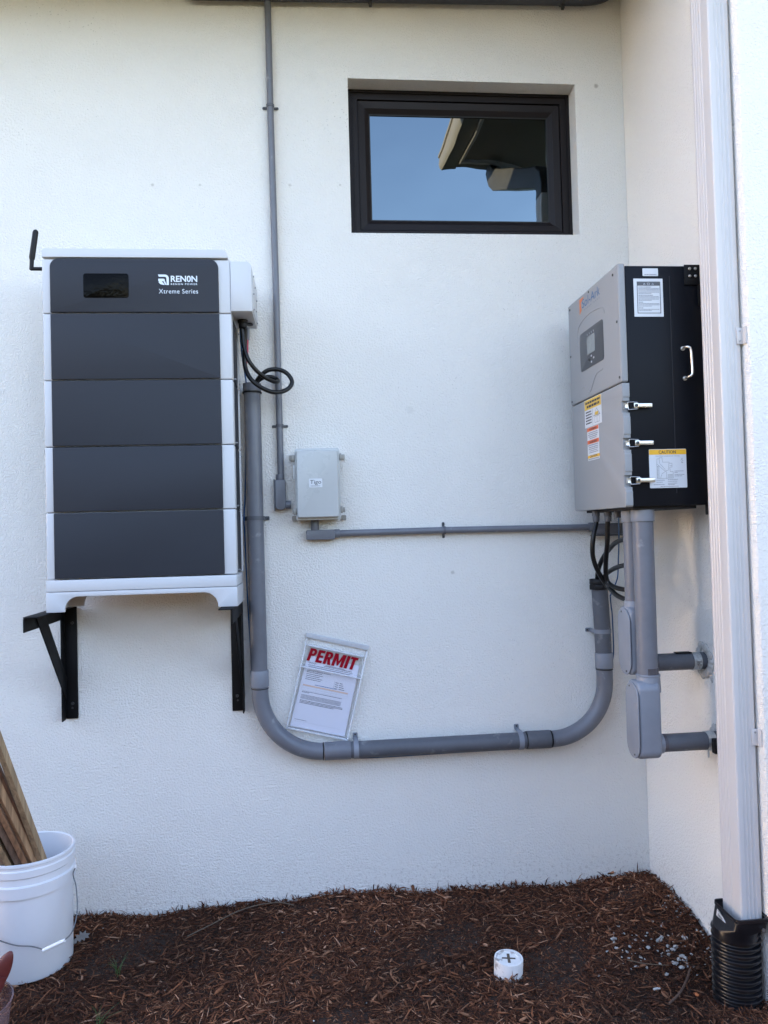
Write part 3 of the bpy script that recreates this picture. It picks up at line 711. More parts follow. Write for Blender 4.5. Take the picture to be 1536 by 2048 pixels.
# enclosure
bx_ = thing('junction_enclosure', (.02, -.06, 1.65), 'pale grey latched wall enclosure with a small white badge, between two thin conduits', 'enclosure')
q = MB(); q.prism(rrect(-.064, .112, 1.652, 1.929, .008), (0, -.010, 0), X, Z, .078, .003, 3); q.build('housing', 'box_edge', bx_)
q = MB(); q.prism(rrect(-.060, .104, 1.659, 1.924, .007), (0, -.0885, 0), X, Z, .029, .0055, 4); lid = q.build('lid', 'box', bx_)
q = MB(); q.prism(rrect(-.065, .112, 1.650, 1.9335, .009), (0, -.0882, 0), X, Z, .006, .0015); q.build('rim', 'box_edge', bx_)
q = MB(); q.prism(rrect(-.011, .041, 1.777, 1.812, .003), (0, -.1176, 0), X, Z, .0008); bd = q.build('badge', 'sticker', lid)
lettering('lettering', 'Tigo', (-.0065, -.1185, 1.7865), X, Z, .0195, 'ink', lid, .043, bold=.004, shear=.08)
q = MB(); textrows(q, (0, -.1185, 0), X, Z, [(-.005, .034, 1.7815, .0028)], .0004, 3); q.build('print', 'ink_s', lid)
for (xa, xb, za) in ((.1125, .1195, 1.898), (.1125, .1195, 1.688)):
    q = MB(); q.box(xa, xb, -.098, -.080, za-.014, za+.014, .001); q.box(xa+.007, xb+.010, -.094, -.086, za-.010, za+.010, .001); q.build('hinge', 'dull', bx_)
for (xx, za) in ((-.074, 1.896), (-.070, 1.684)):
    q = MB(); q.box(xx-.004, xx+.009, -.097, -.080, za-.013, za+.013, .0015); q.box(xx-.008, xx-.004, -.092, -.086, za-.010, za+.010, .001); q.build('latch', 'dull', bx_)
q = MB(); q.box(-.0730, -.0655, -.098, -.086, 1.812, 1.868, .001); q.build('hasp', 'box_edge', bx_)
for (x_, z_) in ((-.081, 1.905), (.126, 1.906), (-.073, 1.659), (.126, 1.657)):
    q = MB(); q.prism(rrect(x_-.010, x_+.010, z_-.011, z_+.011, .004), (0, -.003, 0), X, Z, .0035); q.cyl((x_, -.0066, z_), (x_, -.0095, z_), .004, n=10)
    q.build('mounting_foot', 'dull', bx_)
# thin horizontal run
c2 = thing('electrical_conduit', (.5, -.02, 1.6), 'thin grey horizontal conduit running from under the small enclosure to the inverter', 'conduit')
q = MB(); q.tube([(.085, -.024, 1.594), (.54, -.024, 1.596), (1.158, -.024, 1.592)], .0133, 20); q.build('pipe', 'pvc', c2)
strap(c2, (.536, -.024, 1.596), 'x', .0133, .011, material='pvc_d')
q = MB(); q.prism(rrect(-.028, .088, 1.570, 1.610, .006), (0, -.004, 0), X, Z, .040, .004, 3); q.cyl((.086, -.024, 1.594), (.108, -.024, 1.5945), .0172, n=24, bevel=.001)
q.cyl((.008, -.028, 1.609), (.008, -.028, 1.652), .0165, n=20, bevel=.001); q.build('conduit_body', 'pvc', c2)
q = MB(); q.prism(rrect(1.170, 1.292, 1.560, 1.606, .005), (0, -.004, 0), X, Z, .044, .003); q.cyl((1.148, -.024, 1.592), (1.171, -.024, 1.592), .019, n=24, bevel=.002)
cb = q.build('conduit_body', 'pvc', c2); q = MB(); q.prism(rrect(1.160, 1.298, 1.554, 1.5585, .001), (0, -.003, 0), X, Z, .046, .0008); q.cyl((1.168, -.03, 1.554), (1.168, -.03, 1.550), .004, n=10); q.build('cover', 'pvc_d', cb)

# large U-shaped conduit
PY = -.058
c3 = thing('large_conduit', (.4, PY, .7), 'large grey U-shaped conduit sweeping under the permit box from battery to inverter', 'conduit')
RR = .033
def arcpts(cx, cz, r_, a0, a1, n=20): return [(cx+r_*math.cos(math.radians(a0+(a1-a0)*k/n)), PY, cz+r_*math.sin(math.radians(a0+(a1-a0)*k/n))) for k in range(n+1)]
q = MB(); q.tube([(-.2285, PY, 2.196), (-.2275, PY, 1.7), (-.225, PY, 1.02)], RR, 36)
q.lathe([(RR+.0005, 0), (RR+.0035, 0), (RR+.0035, -.030), (RR+.0005, -.030)], (-.2285, PY, 2.199), n=36); q.build('pipe', 'pvc', c3)
q = MB(); q.lathe([(RR+.0037, 2.166), (RR+.0052, 2.1655), (RR+.0052, 2.1605), (RR+.0037, 2.160)], (-.2285, PY, 0), n=36); q.build('band', 'black', c3)
bend_r = .245
q = MB(); q.tube([(-.2235, PY, 1.0), (-.2235, PY, .985)]+arcpts(-.2235+bend_r, .731+bend_r, bend_r, 180, 270, 28)[1:], RR, 36); q.build('elbow', 'pvc', c3)
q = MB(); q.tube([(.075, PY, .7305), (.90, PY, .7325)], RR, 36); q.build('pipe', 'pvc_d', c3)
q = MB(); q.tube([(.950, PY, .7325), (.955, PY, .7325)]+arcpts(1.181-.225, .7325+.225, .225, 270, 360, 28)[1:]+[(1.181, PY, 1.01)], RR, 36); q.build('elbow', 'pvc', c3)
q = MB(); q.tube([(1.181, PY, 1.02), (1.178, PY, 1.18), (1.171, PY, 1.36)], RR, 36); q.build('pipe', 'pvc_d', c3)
def coupling(p0, p1, r_=RR+.0035, material='pvc_l'):
    q = MB(); q.cyl(p0, p1, r_, n=36, bevel=.0012); q.build('coupling', material, c3)
coupling((-.2245, PY, 1.062), (-.2240, PY, .998)); coupling((.024, PY, .731), (.128, PY, .7312), RR+.0028, 'pvc'); coupling((.845, PY, .7325), (.942, PY, .7325), RR+.0030, 'pvc_d'); coupling((1.181, PY, 1.074), (1.181, PY, 1.012), RR+.0035, 'pvc_l')
q = MB()
for p0, p1 in (((-.2237, PY, .9925), (-.2237, PY, .9895)), ((.0185, PY, .731), (.0225, PY, .731)), ((.9445, PY, .7325), (.9475, PY, .7325)), ((.8405, PY, .7325), (.8435, PY, .7325)), ((1.181, PY, 1.0085), (1.181, PY, 1.005))): q.cyl(p0, p1, RR+.0016, n=36)
q.build('joint_gap', 'black', c3)
strap(c3, (-.2270, PY, 1.663), 'z', RR, .016, t=.003, material='pvc_d'); strap(c3, (.150, PY, .7313), 'x', RR+.0005, .020, (0, 1), 'pvc_l'); strap(c3, (.818, PY, .7325), 'x', RR+.0005, .020, (0, 1), 'pvc_l'); strap(c3, (1.178, PY, 1.163), 'z', RR, .017, (1, 0), 'pvc_l')
q = MB(); q.cyl((1.1715, PY, 1.335), (1.171, PY, 1.356), RR+.0085, n=8, bevel=.002); q.cyl((1.171, PY, 1.357), (1.1705, PY, 1.378), RR+.0065, RR+.005, n=32, bevel=.003); q.build('bushing', 'black', c3)
# overhead run along the top of the wall
c4 = thing('overhead_conduit', (.4, -.03, 3.81), 'dark grey conduit running along the wall top just beneath the eave', 'conduit')
q = MB(); q.tube(spline([(-.52, -.034, 3.862), (-.44, -.034, 3.800), (-.36, -.034, 3.794), (.29, -.034, 3.808), (1.10, -.034, 3.826), (1.20, -.034, 3.829), (1.27, -.036, 3.84), (1.33, -.04, 3.872)], 8), .0235, 24); q.build('pipe', 'pvc_and_shade', c4)
for xx, zc in ((.288, 3.808), (1.104, 3.826)):
    q = MB(); q.lathe([(.0245, -.007), (.0275, -.007), (.0275, .007), (.0245, .007)], (xx, -.034, zc), axis=(1, 0, 0), n=28); q.box(xx-.006, xx+.006, -.046, -.030, zc-.044, zc-.0265, .002); q.build('hanger', 'dark_screw', c4)

# ------------------------------------------------------------------ inverter on the side wall
IX, IY0, IY1, IZ0, IZ1 = 1.040, -.162, -.668, 1.657, 2.478
inv = thing('inverter', (1.2, -.42, 1.657), 'grey fronted black wall inverter with keypad, latches and warning labels', 'inverter')
q = MB(); q.box(IX+.026, 1.333, IY1+.002, IY0-.002, IZ0+.002, IZ1-.008, .002); body = q.build('body', 'inv_black', inv)
q = MB(); q.prism(rrect(.162, .668, 2.0775, IZ1, .006), (IX+.0255, 0, 0), NYU, Z, .0255, .006, 4); uc = q.build('upper_cover', 'inv_grey', inv)
notch = []
for zc in (1.995, 1.870, 1.745): notch += [(.668, zc+.032), (.6655, zc+.030), (.6655, zc+.018), (.655, zc+.017), (.655, zc-.020), (.6655, zc-.021), (.6655, zc-.033), (.668, zc-.035)]
lo = [(.168, IZ0), (.662, IZ0), (.668, IZ0+.006)]+list(reversed(notch))+[(.668, 2.0735), (.162, 2.0735), (.162, IZ0+.006)]
q = MB(); q.prism(lo, (IX+.0275, 0, 0), NYU, Z, .0255, .0025, 3); lc = q.build('lower_cover', 'inv_grey', inv)
F = (IX, 0, 0)
# emboss lines, keypad
q = MB(); q.tube(spline([(IX, -.545, 2.345), (IX, -.520, 2.372), (IX, -.40, 2.385), (IX, -.30, 2.372), (IX, -.268, 2.345), (IX, -.262, 2.29)], 8), .0016, 8); q.tube(spline([(IX, -.30, 2.125), (IX, -.33, 2.123), (IX, -.36, 2.10), (IX, -.385, 2.098), (IX, -.415, 2.125), (IX, -.45, 2.150), (IX, -.51, 2.155)], 8), .0016, 8); q.build('embossed_line', 'inv_grey', uc)
q = MB(); q.prism(rrect(.290, .525, 2.186, 2.331, .014), (IX, 0, 0), NYU, Z, .0016, .0006); kp = q.build('keypad', 'panel_grey', uc)
q = MB(); q.prism(rrect(.366, .446, 2.236, 2.302, .002), (IX-.0016, 0, 0), NYU, Z, .0008); q.build('screen', 'lcd', uc)
q = MB(); K = (IX-.0018, 0, 0)
for k in range(4): flat(q, K, NYU, Z, .370+.021*k, .374+.021*k, 2.308, 2.315, .0003)
for (u, v) in ((.385, 2.214), (.430, 2.214), (.407, 2.225), (.407, 2.203), (.385, 2.214)): flat(q, K, NYU, Z, u-.006, u+.006, v-.0035, v+.0035, .0003)
q.build('key_print', 'ink_f', uc)
# marks on the cover
q = MB(); q.bm.faces.new([q.bm.verts.new((IX-.0006, -y_, z_)) for y_, z_ in ((.296, 2.407), (.318, 2.419), (.314, 2.432), (.312, 2.449), (.342, 2.4585), (.342, 2.4645), (.296, 2.4645))]); q.build('emblem', 'logo_o', uc)
lettering('lettering', 'Sol-Ark', (IX, -.324, 2.4235), NYU, Z, .034, 'blue', uc, .182, bold=-.004, thick=.0007)
q = MB(); 
for k in range(10):
    if k == 5: continue
    flat(q, F, NYU, Z, .345+.0165*k, .352+.0165*k, 2.4105, 2.4155, .0005)
q.build('print', 'ink_s', uc)
q = MB()
for (y_, z_) in ((.625, 2.452), (.395, 2.466), (.186, 2.458), (.180, 2.272), (.648, 2.285), (.655, 2.095), (.178, 2.092)):
    q.cyl((IX+.0005, -y_, z_), (IX-.0018, -y_, z_), .0045, n=10)
q.build('screw', 'dark_screw', uc)
# labels on the lower cover
def label_plate(parent, o, U, V, u0, u1, v0, v1, material='sticker', r=.002):
    Nn = Vector(U).cross(Vector(V)); q = MB(); q.prism(rrect(u0, u1, v0, v1, r, 3), Vector(o), U, V, .0007); return q.build('label_plate', material, parent)
FL = (IX+.0018, 0, 0)
label_plate(lc, FL, NYU, Z, .310, .480, 1.968, 2.0725)
q = MB(); flat(q, FL, NYU, Z, .312, .478, 2.0335, 2.0705, .0011); q.build('label_header', 'dyellow', lc)
q = MB()
textrows(q, FL, NYU, Z, [(.322, .472, 2.055, .008), (.335, .462, 2.040, .009)], .0014, 5)
textrows(q, FL, NYU, Z, [(.322, .382, 2.022-.0105*k if k != 9 else 0, .0052) for k in range(5)], .0011, 6); flat(q, FL, NYU, Z, .391, .3925, 1.972, 2.031, .0011)
line2(q, FL, NYU, Z, [(.405, 2.002), (.433, 2.028), (.466, 2.002), (.400, 2.003)], .0015, .0011); frame2(q, FL, NYU, Z, .412, .460, 1.976, 1.999, .001, .0011); flat(q, FL, NYU, Z, .435, .4365, 1.978, 1.998, .0011)
q.build('label_print', 'ink', lc)
q = MB(); flat(q, FL, NYU, Z, .418, .450, 2.004, 2.015, .0016); q.build('label_house', 'dyellow', lc)
label_plate(lc, FL, NYU, Z, .330, .447, 1.842, 1.9655, r=.001)
q = MB(); flat(q, FL, NYU, Z, .331, .446, 1.9510, 1.9645, .0011); flat(q, FL, NYU, Z, .331, .446, 1.9035, 1.9175, .0011); q.build('label_header', 'orange', lc)
q = MB(); flat(q, FL, NYU, Z, .331, .450, 1.8510, 1.8610, .0011); q.build('label_header', 'yellow', lc)
q = MB(); textrows(q, FL, NYU, Z, [(.345, .435, 1.943, .0034), (.340, .438, 1.936, .0034), (.345, .432, 1.929, .0034), (.355, .425, 1.9225, .003), (.337, .440, 1.8965, .0038), (.345, .434, 1.889, .0034), (.342, .438, 1.8825, .0034), (.350, .43, 1.876, .003), (.345, .435, 1.8695, .003), (.336, .442, 1.845, .0034)], .0011, 9); q.build('label_print', 'ink_s', lc)
for zt, tx in ((1.9535, 'WARNING'), (1.9060, 'WARNING'), (1.8525, 'CAUTION')): lettering('lettering', tx, (FL[0]-.0011, -.352, zt), NYU, Z, .0085, 'ink', lc, .075, bold=.03, thick=.0002)
# labels on the side facing the camera
S0 = (0, IY1+.0015, 0)
label_plate(body, S0, X, Z, 1.127, 1.181, 2.435, 2.461); q = MB(); textrows(q, S0, X, Z, [(1.133, 1.175, 2.439, .0022)], .0012, 2); q.build('label_print', 'ink_s', body)
label_plate(body, S0, X, Z, 1.094, 1.196, 2.297, 2.426, r=.001)
q = MB(); frame2(q, S0, X, Z, 1.105, 1.187, 2.308, 2.416, .0022, .0011); flat(q, S0, X, Z, 1.1073, 1.1847, 2.402, 2.4137, .0011); q.build('label_border', 'panel_grey', body)
q = MB(); rows = []
v = 2.396
for blk, n_ in ((.045, 5), (.05, 4), (.015, 3), (.015, 2)):
    rows.append((1.110, 1.110+blk, v, .0026)); v -= .0044
    for k in range(n_): rows.append((1.110, 1.182 if k < n_-1 else 1.155, v, .0019)); v -= .0042
    v -= .0024
textrows(q, S0, X, Z, rows, .0011, 4); q.build('label_print', 'ink_s', body)
q = MB(); S1 = (0, IY1+.0015-.0003, 0)
frame2(q, S1, X, Z, 1.141, 1.150, 2.4045, 2.4115, .0012, .0012); line2(q, S1, X, Z, [(1.128, 2.405), (1.1315, 2.411), (1.135, 2.405), (1.128, 2.405)], .001, .0012); line2(q, S1, X, Z, [(1.157, 2.405), (1.1605, 2.411), (1.164, 2.405), (1.157, 2.405)], .001, .0012); q.build('label_symbol', 'ink_f', body)
label_plate(body, S0, X, Z, 1.127, 1.257, 1.7185, 1.849, r=.003)
q = MB(); flat(q, S0, X, Z, 1.1275, 1.2565, 1.8305, 1.8475, .0011); q.build('label_header', 'yellow', body)
lettering('lettering', 'CAUTION', (1.161, IY1+.0015, 1.8335), X, Z, .0108, 'ink', body, .060, bold=.012, thick=.0014)
lettering('lettering', 'MULTIPLE SOURCES OF POWER', (1.150, IY1+.0015, 1.8235), X, Z, .0035, 'ink_s', body, .084, thick=.0011)
lettering('lettering', 'N', (1.2395, IY1+.0015, 1.8005), X, Z, .006, 'ink', body, .005, thick=.0011)
q = MB(); line2(q, S0, X, Z, [(1.2375, 1.809), (1.242, 1.818), (1.2425, 1.810), (1.246, 1.8085)], .0008, .0011)
D_ = [[(1.153, 1.750), (1.153, 1.800), (1.154, 1.8165), (1.162, 1.8165), (1.163, 1.820), (1.172, 1.820), (1.173, 1.805), (1.196, 1.805), (1.196, 1.801), (1.206, 1.801), (1.206, 1.788), (1.198, 1.788), (1.199, 1.773), (1.209, 1.773), (1.209, 1.751), (1.153, 1.750)],
      [(1.154, 1.798), (1.181, 1.775), (1.193, 1.778), (1.196, 1.805)], [(1.165, 1.799), (1.182, 1.780)], [(1.186, 1.773), (1.186, 1.748)], [(1.165, 1.752), (1.170, 1.766), (1.186, 1.776)], [(1.198, 1.793), (1.206, 1.793)], [(1.162, 1.815), (1.163, 1.800)], [(1.160, 1.752), (1.160, 1.795)]]
for l_ in D_: line2(q, S0, X, Z, l_, .0007, .0011)
for k in range(9): flat(q, S0, X, Z, 1.1545, 1.1575, 1.754+.0045*k, 1.7555+.0045*k, .0011)
for k in range(3): flat(q, S0, X, Z, 1.190, 1.207, 1.754+.004*k, 1.755+.004*k, .0012)
q.build('label_diagram', 'ink', body)
q = MB(); textrows(q, S0, X, Z, [(1.214, 1.246, 1.7735, .0019), (1.214, 1.225, 1.769, .0019), (1.214, 1.249, 1.7615, .0019), (1.214, 1.240, 1.757, .0019), (1.150, 1.180, 1.7435, .0019), (1.150, 1.172, 1.737, .0019), (1.140, 1.178, 1.729, .0019), (1.190, 1.226, 1.7455, .0019), (1.190, 1.224, 1.7395, .0019), (1.190, 1.222, 1.733, .0019), (1.190, 1.215, 1.7285, .0019), (1.164, 1.228, 1.7225, .0019)], .0011, 8); q.build('label_print', 'ink_s', body)
# seam, hinge, handle, latches
q = MB(); q.box(1.2192, 1.2214, IY1+.0013, IY1+.004, 1.700, 2.436); q.build('door_seam', 'seam', body)
q = MB(); q.box(1.272, 1.3335, IY1-.004, IY1+.001, 2.405, 2.473, .001); q.box(1.318, 1.3335, IY1-.0032, IY1+.001, 2.335, 2.404, .001); hg = q.build('hinge_plate', 'blk_metal', body)
q = MB()
for u in (1.290, 1.310):
    for v in (2.459, 2.434): q.cyl((u, IY1-.004, v), (u, IY1-.008, v), .0055, .0035, n=16, bevel=.0008)
q.build('bolt', 'steel', body)
q = MB(); hy = IY1; q.tube(spline([(1.257, hy+.001, 2.188), (1.258, hy-.018, 2.189), (1.264, hy-.030, 2.186), (1.270, hy-.032, 2.175), (1.2725, hy-.032, 2.13), (1.2725, hy-.032, 2.100), (1.268, hy-.030, 2.090), (1.262, hy-.018, 2.087), (1.261, hy+.001, 2.087)], 6), .0042, 14)
q.lathe([(.0, -.004), (.0075, -.004), (.0075, 0)], (1.257, hy-.0002, 2.188), axis=(0, 1, 0), n=20); q.lathe([(.0, -.004), (.0075, -.004), (.0075, 0)], (1.261, hy-.0002, 2.087), axis=(0, 1, 0), n=20); q.build('handle', 'steel', inv)
for zc in (1.995, 1.870, 1.745):
    t_ = MB(); t_.box(1.089, 1.1385, IY1-.016, IY1-.011, zc-.0075, zc+.0075, .003, 3); t_.box(1.076, 1.092, IY1-.012, IY1-.001, zc-.009, zc+.009, .001)
    lt = t_.build('latch', 'steel', inv)
    t_ = MB(); t_.tube(spline([(1.088, IY1-.010, zc-.011), (1.064, IY1-.007, zc-.0125), (1.058, IY1-.006, zc-.010), (1.057, IY1-.006, zc+.010), (1.064, IY1-.007, zc+.0125), (1.088, IY1-.010, zc+.011)], 5), .0014, 8); t_.box(1.0465, 1.056, IY1+.003, IY1-.0085, zc-.008, zc+.008, .0015); t_.build('bail', 'steel', lt)
    t_ = MB(); t_.cyl((1.0835, IY1-.012, zc), (1.0835, IY1-.0135, zc), .0055, n=12); t_.build('rivet', 'dark_screw', lt)
# underside fittings, wall plate
q = MB(); q.box(1.3335, 1.3665, -.62, -.20, 1.70, 2.42); q.box(1.325, 1.3665, -.672, -.650, 1.625, 1.676, .003); q.build('wall_plate', 'blk_metal', inv)
q = MB(); q.box(1.080, 1.30, -.64, -.19, 1.648, 1.6585); q.build('underside', 'seam', inv)
q = MB()
for (x_, y_) in ((1.076, -.300), (1.097, -.365)): q.cyl((x_, y_, 1.654), (x_, y_, 1.634), .0155, n=8, bevel=.002); q.cyl((x_, y_, 1.634), (x_, y_, 1.612), .0135, .0120, n=18, bevel=.002)
for (x_, y_) in ((1.118, -.402), (1.150, -.33)): q.cyl((x_, y_, 1.654), (x_, y_, 1.625), .011, n=14, bevel=.001)
q.build('cable_gland', 'pvc_d', inv)

# two conduits down from the inverter, each with its body and wall stub
def drop(label, xc, yc, r_, zt, zb, body_x, hw, bz0, bz1, stub_z, clampx, collar):
    t_ = thing('drop_conduit', (xc, yc, bz0), label, 'conduit', 'conduits dropping from the inverter')
    q = MB(); q.tube([(xc, yc, zt), (xc-.001, yc, zb)], r_, 32); q.build('pipe', 'pvc', t_)
    q = MB(); q.cyl((xc, yc, zt+.002), (xc, yc, zt-.046), r_+.0045, n=32, bevel=.0015); q.build('adapter', 'pvc_l', t_)
    q = MB(); q.cyl((xc, yc, zb+.028), (xc, yc, zb+.004), r_+.0004, n=32); q.cyl((body_x+.088, yc, stub_z), (body_x+.112, yc, stub_z), .0302, n=28); q.build('primer_stain', 'prime', t_)
    q = MB(); q.prism(rrect(-yc-hw, -yc+hw, bz0, bz1, hw*.62, 8), (body_x+.082, 0, 0), NYU, Z, .078, .010, 4)
    q.cyl((xc, yc, zb+.005), (xc, yc, bz1-.04), r_+.004, r_+.007, n=32, bevel=.001)
    if collar: q.cyl((xc, yc, zb+.006), (xc, yc, zb-.001), r_+.006, n=32, bevel=.001)
    q.cyl((body_x+.080, yc, stub_z), (body_x+.100, yc, stub_z), .0345, n=28, bevel=.0015); cb = q.build('conduit_body', 'pvc_l', t_)
    q = MB(); q.prism(rrect(-yc-hw-.0015, -yc+hw+.0015, bz0-.001, bz1-.006, hw*.98, 12), (body_x+.0038, 0, 0), NYU, Z, .0048, .002, 3); q.build('cover', 'pvc_l', cb)
    q = MB(); q.prism(rrect(-yc-hw, -yc+hw, bz0, bz1-.007, hw*.96, 12), (body_x+.0052, 0, 0), NYU, Z, .0014); q.build('gasket', 'black', cb)
    q = MB()
    for (dy, zz_) in ((hw*.28, bz1-.020), (-hw*.28, bz0+.013)): q.cyl((body_x-.0005, yc+dy, zz_), (body_x-.0025, yc+dy, zz_), .0032, n=10)
    q.build('screw', 'dark_screw', cb)
    q = MB(); q.tube([(body_x+.095, yc, stub_z), (WX+.002, yc, stub_z)], .0300, 28); q.build('stub_pipe', 'pvc_d', t_)
    return t_
# smaller one behind
d1 = drop('grey inverter conduit ending at the higher conduit body, behind the wider pipe', 1.121, -.520, .0300, 1.654, 1.325, 1.080, .050, 1.074, 1.312, 1.110, 1.32, False)
d2 = drop('wide grey inverter conduit in front, ending at the lower conduit body', 1.1265, -.601, .0345, 1.654, 1.082, 1.066, .050, .808, 1.068, .851, 1.30, True)
def clamp(parent, yc, zc, strutx, strut):
    q = MB(); q.lathe([(.0305, -.014), (.0325, -.014), (.0325, .014), (.0305, .014)], (1.335, yc, zc), axis=(1, 0, 0), n=32); q.build('pipe_clamp', 'galv', parent)
    q = MB(); q.cyl((1.335, yc-.036, zc+.004), (1.335, yc-.036, zc-.022), .0028, n=8); q.box(1.327, 1.343, yc-.040, yc-.032, zc+.001, zc+.004); q.cyl((1.335, yc-.036, zc-.006), (1.335, yc-.036, zc-.011), .007, n=6); q.build('bolt', 'screw', parent)
clamp(d1, -.520, 1.110, 0, False); clamp(d2, -.601, .851, 0, True)
q = MB(); q.box(1.327, 1.367, -.655, -.634, .820, .868, .001); st = q.build('strut', 'blk_metal', d2)
q = MB(); q.cyl((1.352, -.656, .846), (1.352, -.660, .846), .0145, n=24, bevel=.001); q.cyl((1.352, -.660, .846), (1.352, -.666, .846), .006, n=6); q.cyl((1.322, -.62, .823), (1.322, -.62, .800), .003, n=8); q.build('washer', 'galv', d2)
q = MB(); q.box(1.262, 1.318, -.535, -.512, 1.1405, 1.1435); q.build('shim', 'blk_metal', d1)
# sealant around the upper stub
def blob(cy, cz, name_l, seed, s=1.0):
    R = random.Random(seed); q = MB()
    for k in range(26):
        a = 2*math.pi*k/26; rr_ = (.034+R.uniform(-.002, .008))*s
        q.sphere((1.3685, cy+rr_*math.cos(a), cz+rr_*math.sin(a)), .011*s*R.uniform(.7, 1.25), (.55, 1, 1), 6)
    for k in range(7): q.sphere((1.369, cy-.03-.004*k, cz-.036-.0045*k+R.uniform(-.002, .002)), .007*R.uniform(.8, 1.2), (.5, 1, 1), 6)
    return q
blob(-.520, 1.110, '', 3, 1.3).build('wall_sealant', 'caulk', None, 'rough grey sealant ring around the higher pipe where it enters the side wall', 'sealant', 'sealant at the wall penetrations', loc=(1.37, -.52, 1.11))
blob(-.601, .851, '', 5, 1.1).build('wall_sealant', 'caulk', None, 'rough grey sealant ring around the lower pipe where it enters the side wall', 'sealant', 'sealant at the wall penetrations', loc=(1.37, -.60, .85))

# ------------------------------------------------------------------ cables
def cable(name, pts, r_, material, label, cat='cable', group=None, n=12):
    q = MB(); q.tube(spline(pts, 8), r_, n); return q.build(name, material, None, label, cat, group, loc=pts[0])
A_ = [(-.252, -.2, 2.403), (-.249, -.2, 2.361), (-.244, -.205, 2.312), (-.229, -.21, 2.263), (-.203, -.2, 2.226), (-.172, -.18, 2.202), (-.144, -.16, 2.19), (-.126, -.135, 2.19), (-.123, -.11, 2.204), (-.149, -.1, 2.218), (-.177, -.1, 2.216), (-.203, -.085, 2.204), (-.221, -.065, 2.186), (-.227, -.055, 2.140)]
B_ = [(-.240, -.19, 2.409), (-.243, -.175, 2.345), (-.246, -.17, 2.26), (-.235, -.175, 2.215), (-.212, -.18, 2.182), (-.177, -.175, 2.158), (-.142, -.16, 2.147), (-.107, -.14, 2.152), (-.08, -.125, 2.169), (-.068, -.115, 2.194), (-.079, -.11, 2.22), (-.1, -.11, 2.238), (-.13, -.11, 2.246), (-.161, -.11, 2.242), (-.186, -.105, 2.226), (-.206, -.09, 2.205), (-.215, -.068, 2.186), (-.216, -.058, 2.140)]
cable('battery_cable', A_, .0080, 'rubber', 'black cable with the short inner loop, from battery into grey pipe', group='battery cables')
cable('battery_cable', B_, .0086, 'rubber', 'black cable with the big round outer loop, from battery into grey pipe', group='battery cables')
cable('data_cable', [(-.256, -.205, 2.400), (-.259, -.18, 2.363), (-.259, -.13, 2.3), (-.255, -.08, 2.249), (-.251, -.06, 2.206), (-.250, -.055, 2.170)], .0032, 'wire', 'thin blue cable dropping from the battery gland into the pipe')
cable('red_lead', [(-.234, -.15, 2.358), (-.236, -.15, 2.332), (-.236, -.155, 2.305), (-.240, -.16, 2.280), (-.243, -.15, 2.24)], .0045, 'redwire', 'short red lead beneath the battery junction box')
Cc = [(1.076, -.3, 1.636), (1.075, -.3, 1.605), (1.06, -.31, 1.562), (1.054, -.31, 1.514), (1.06, -.3, 1.472), (1.079, -.29, 1.426), (1.107, -.28, 1.382), (1.122, -.3, 1.356), (1.126, -.36, 1.334), (1.14, -.43, 1.323), (1.160, -.455, 1.33), (1.178, -.45, 1.365), (1.182, -.43, 1.42), (1.172, -.39, 1.447), (1.162, -.345, 1.446), (1.166, -.25, 1.432), (1.178, -.16, 1.414), (1.184, -.1, 1.396), (1.183, -.065, 1.371), (1.180, -.058, 1.349)]
Dd = [(1.097, -.365, 1.634), (1.096, -.36, 1.594), (1.097, -.35, 1.533), (1.1, -.33, 1.492), (1.104, -.31, 1.451), (1.112, -.29, 1.399), (1.122, -.3, 1.372), (1.135, -.36, 1.360), (1.16, -.42, 1.362), (1.178, -.435, 1.40), (1.184, -.42, 1.47), (1.174, -.40, 1.53), (1.162, -.37, 1.544), (1.162, -.27, 1.530), (1.168, -.18, 1.499), (1.165, -.13, 1.47), (1.160, -.1, 1.436), (1.158, -.08, 1.404), (1.162, -.062, 1.372), (1.164, -.058, 1.349)]
cable('inverter_cable', Cc, .0092, 'rubber', 'black inverter cable from the outer left gland, bowing out widest', group='cables beneath the inverter')
cable('inverter_cable', Dd, .0092, 'rubber', 'black inverter cable hanging straight from the right gland before looping', group='cables beneath the inverter')
cable('data_cable', [(1.124, -.4, 1.628), (1.164, -.3, 1.572), (1.202, -.2, 1.507), (1.219, -.15, 1.462), (1.237, -.1, 1.416), (1.233, -.10, 1.383), (1.221, -.105, 1.357), (1.210, -.10, 1.331), (1.203, -.095, 1.311), (1.216, -.06, 1.304), (1.23, -.03, 1.257), (1.235, -.025, 1.223), (1.238, -.02, 1.076), (1.228, -.02, 1.014)], .0026, 'wire', 'thin blue cable hanging beneath the inverter along the pipe riser')
cable('data_cable', [(-.254, -.028, 2.19), (-.262, -.026, 1.938), (-.269, -.020, 1.75), (-.272, -.052, 1.663), (-.272, -.03, 1.60), (-.270, -.02, 1.437), (-.266, -.015, 1.277), (-.260, -.015, 1.137), (-.258, -.015, 1.047), (-.25, -.012, .97)], .0030, 'wire', 'thin dark blue cable running down beside the battery and large pipe')
cable('data_cable', [(.135, -.035, .692), (.20, -.032, .688), (.328, -.03, .6875), (.533, -.03, .690), (.698, -.03, .691), (.811, -.04, .694)], .0026, 'wire', 'thin dark cable sagging under the bottom run of large pipe')

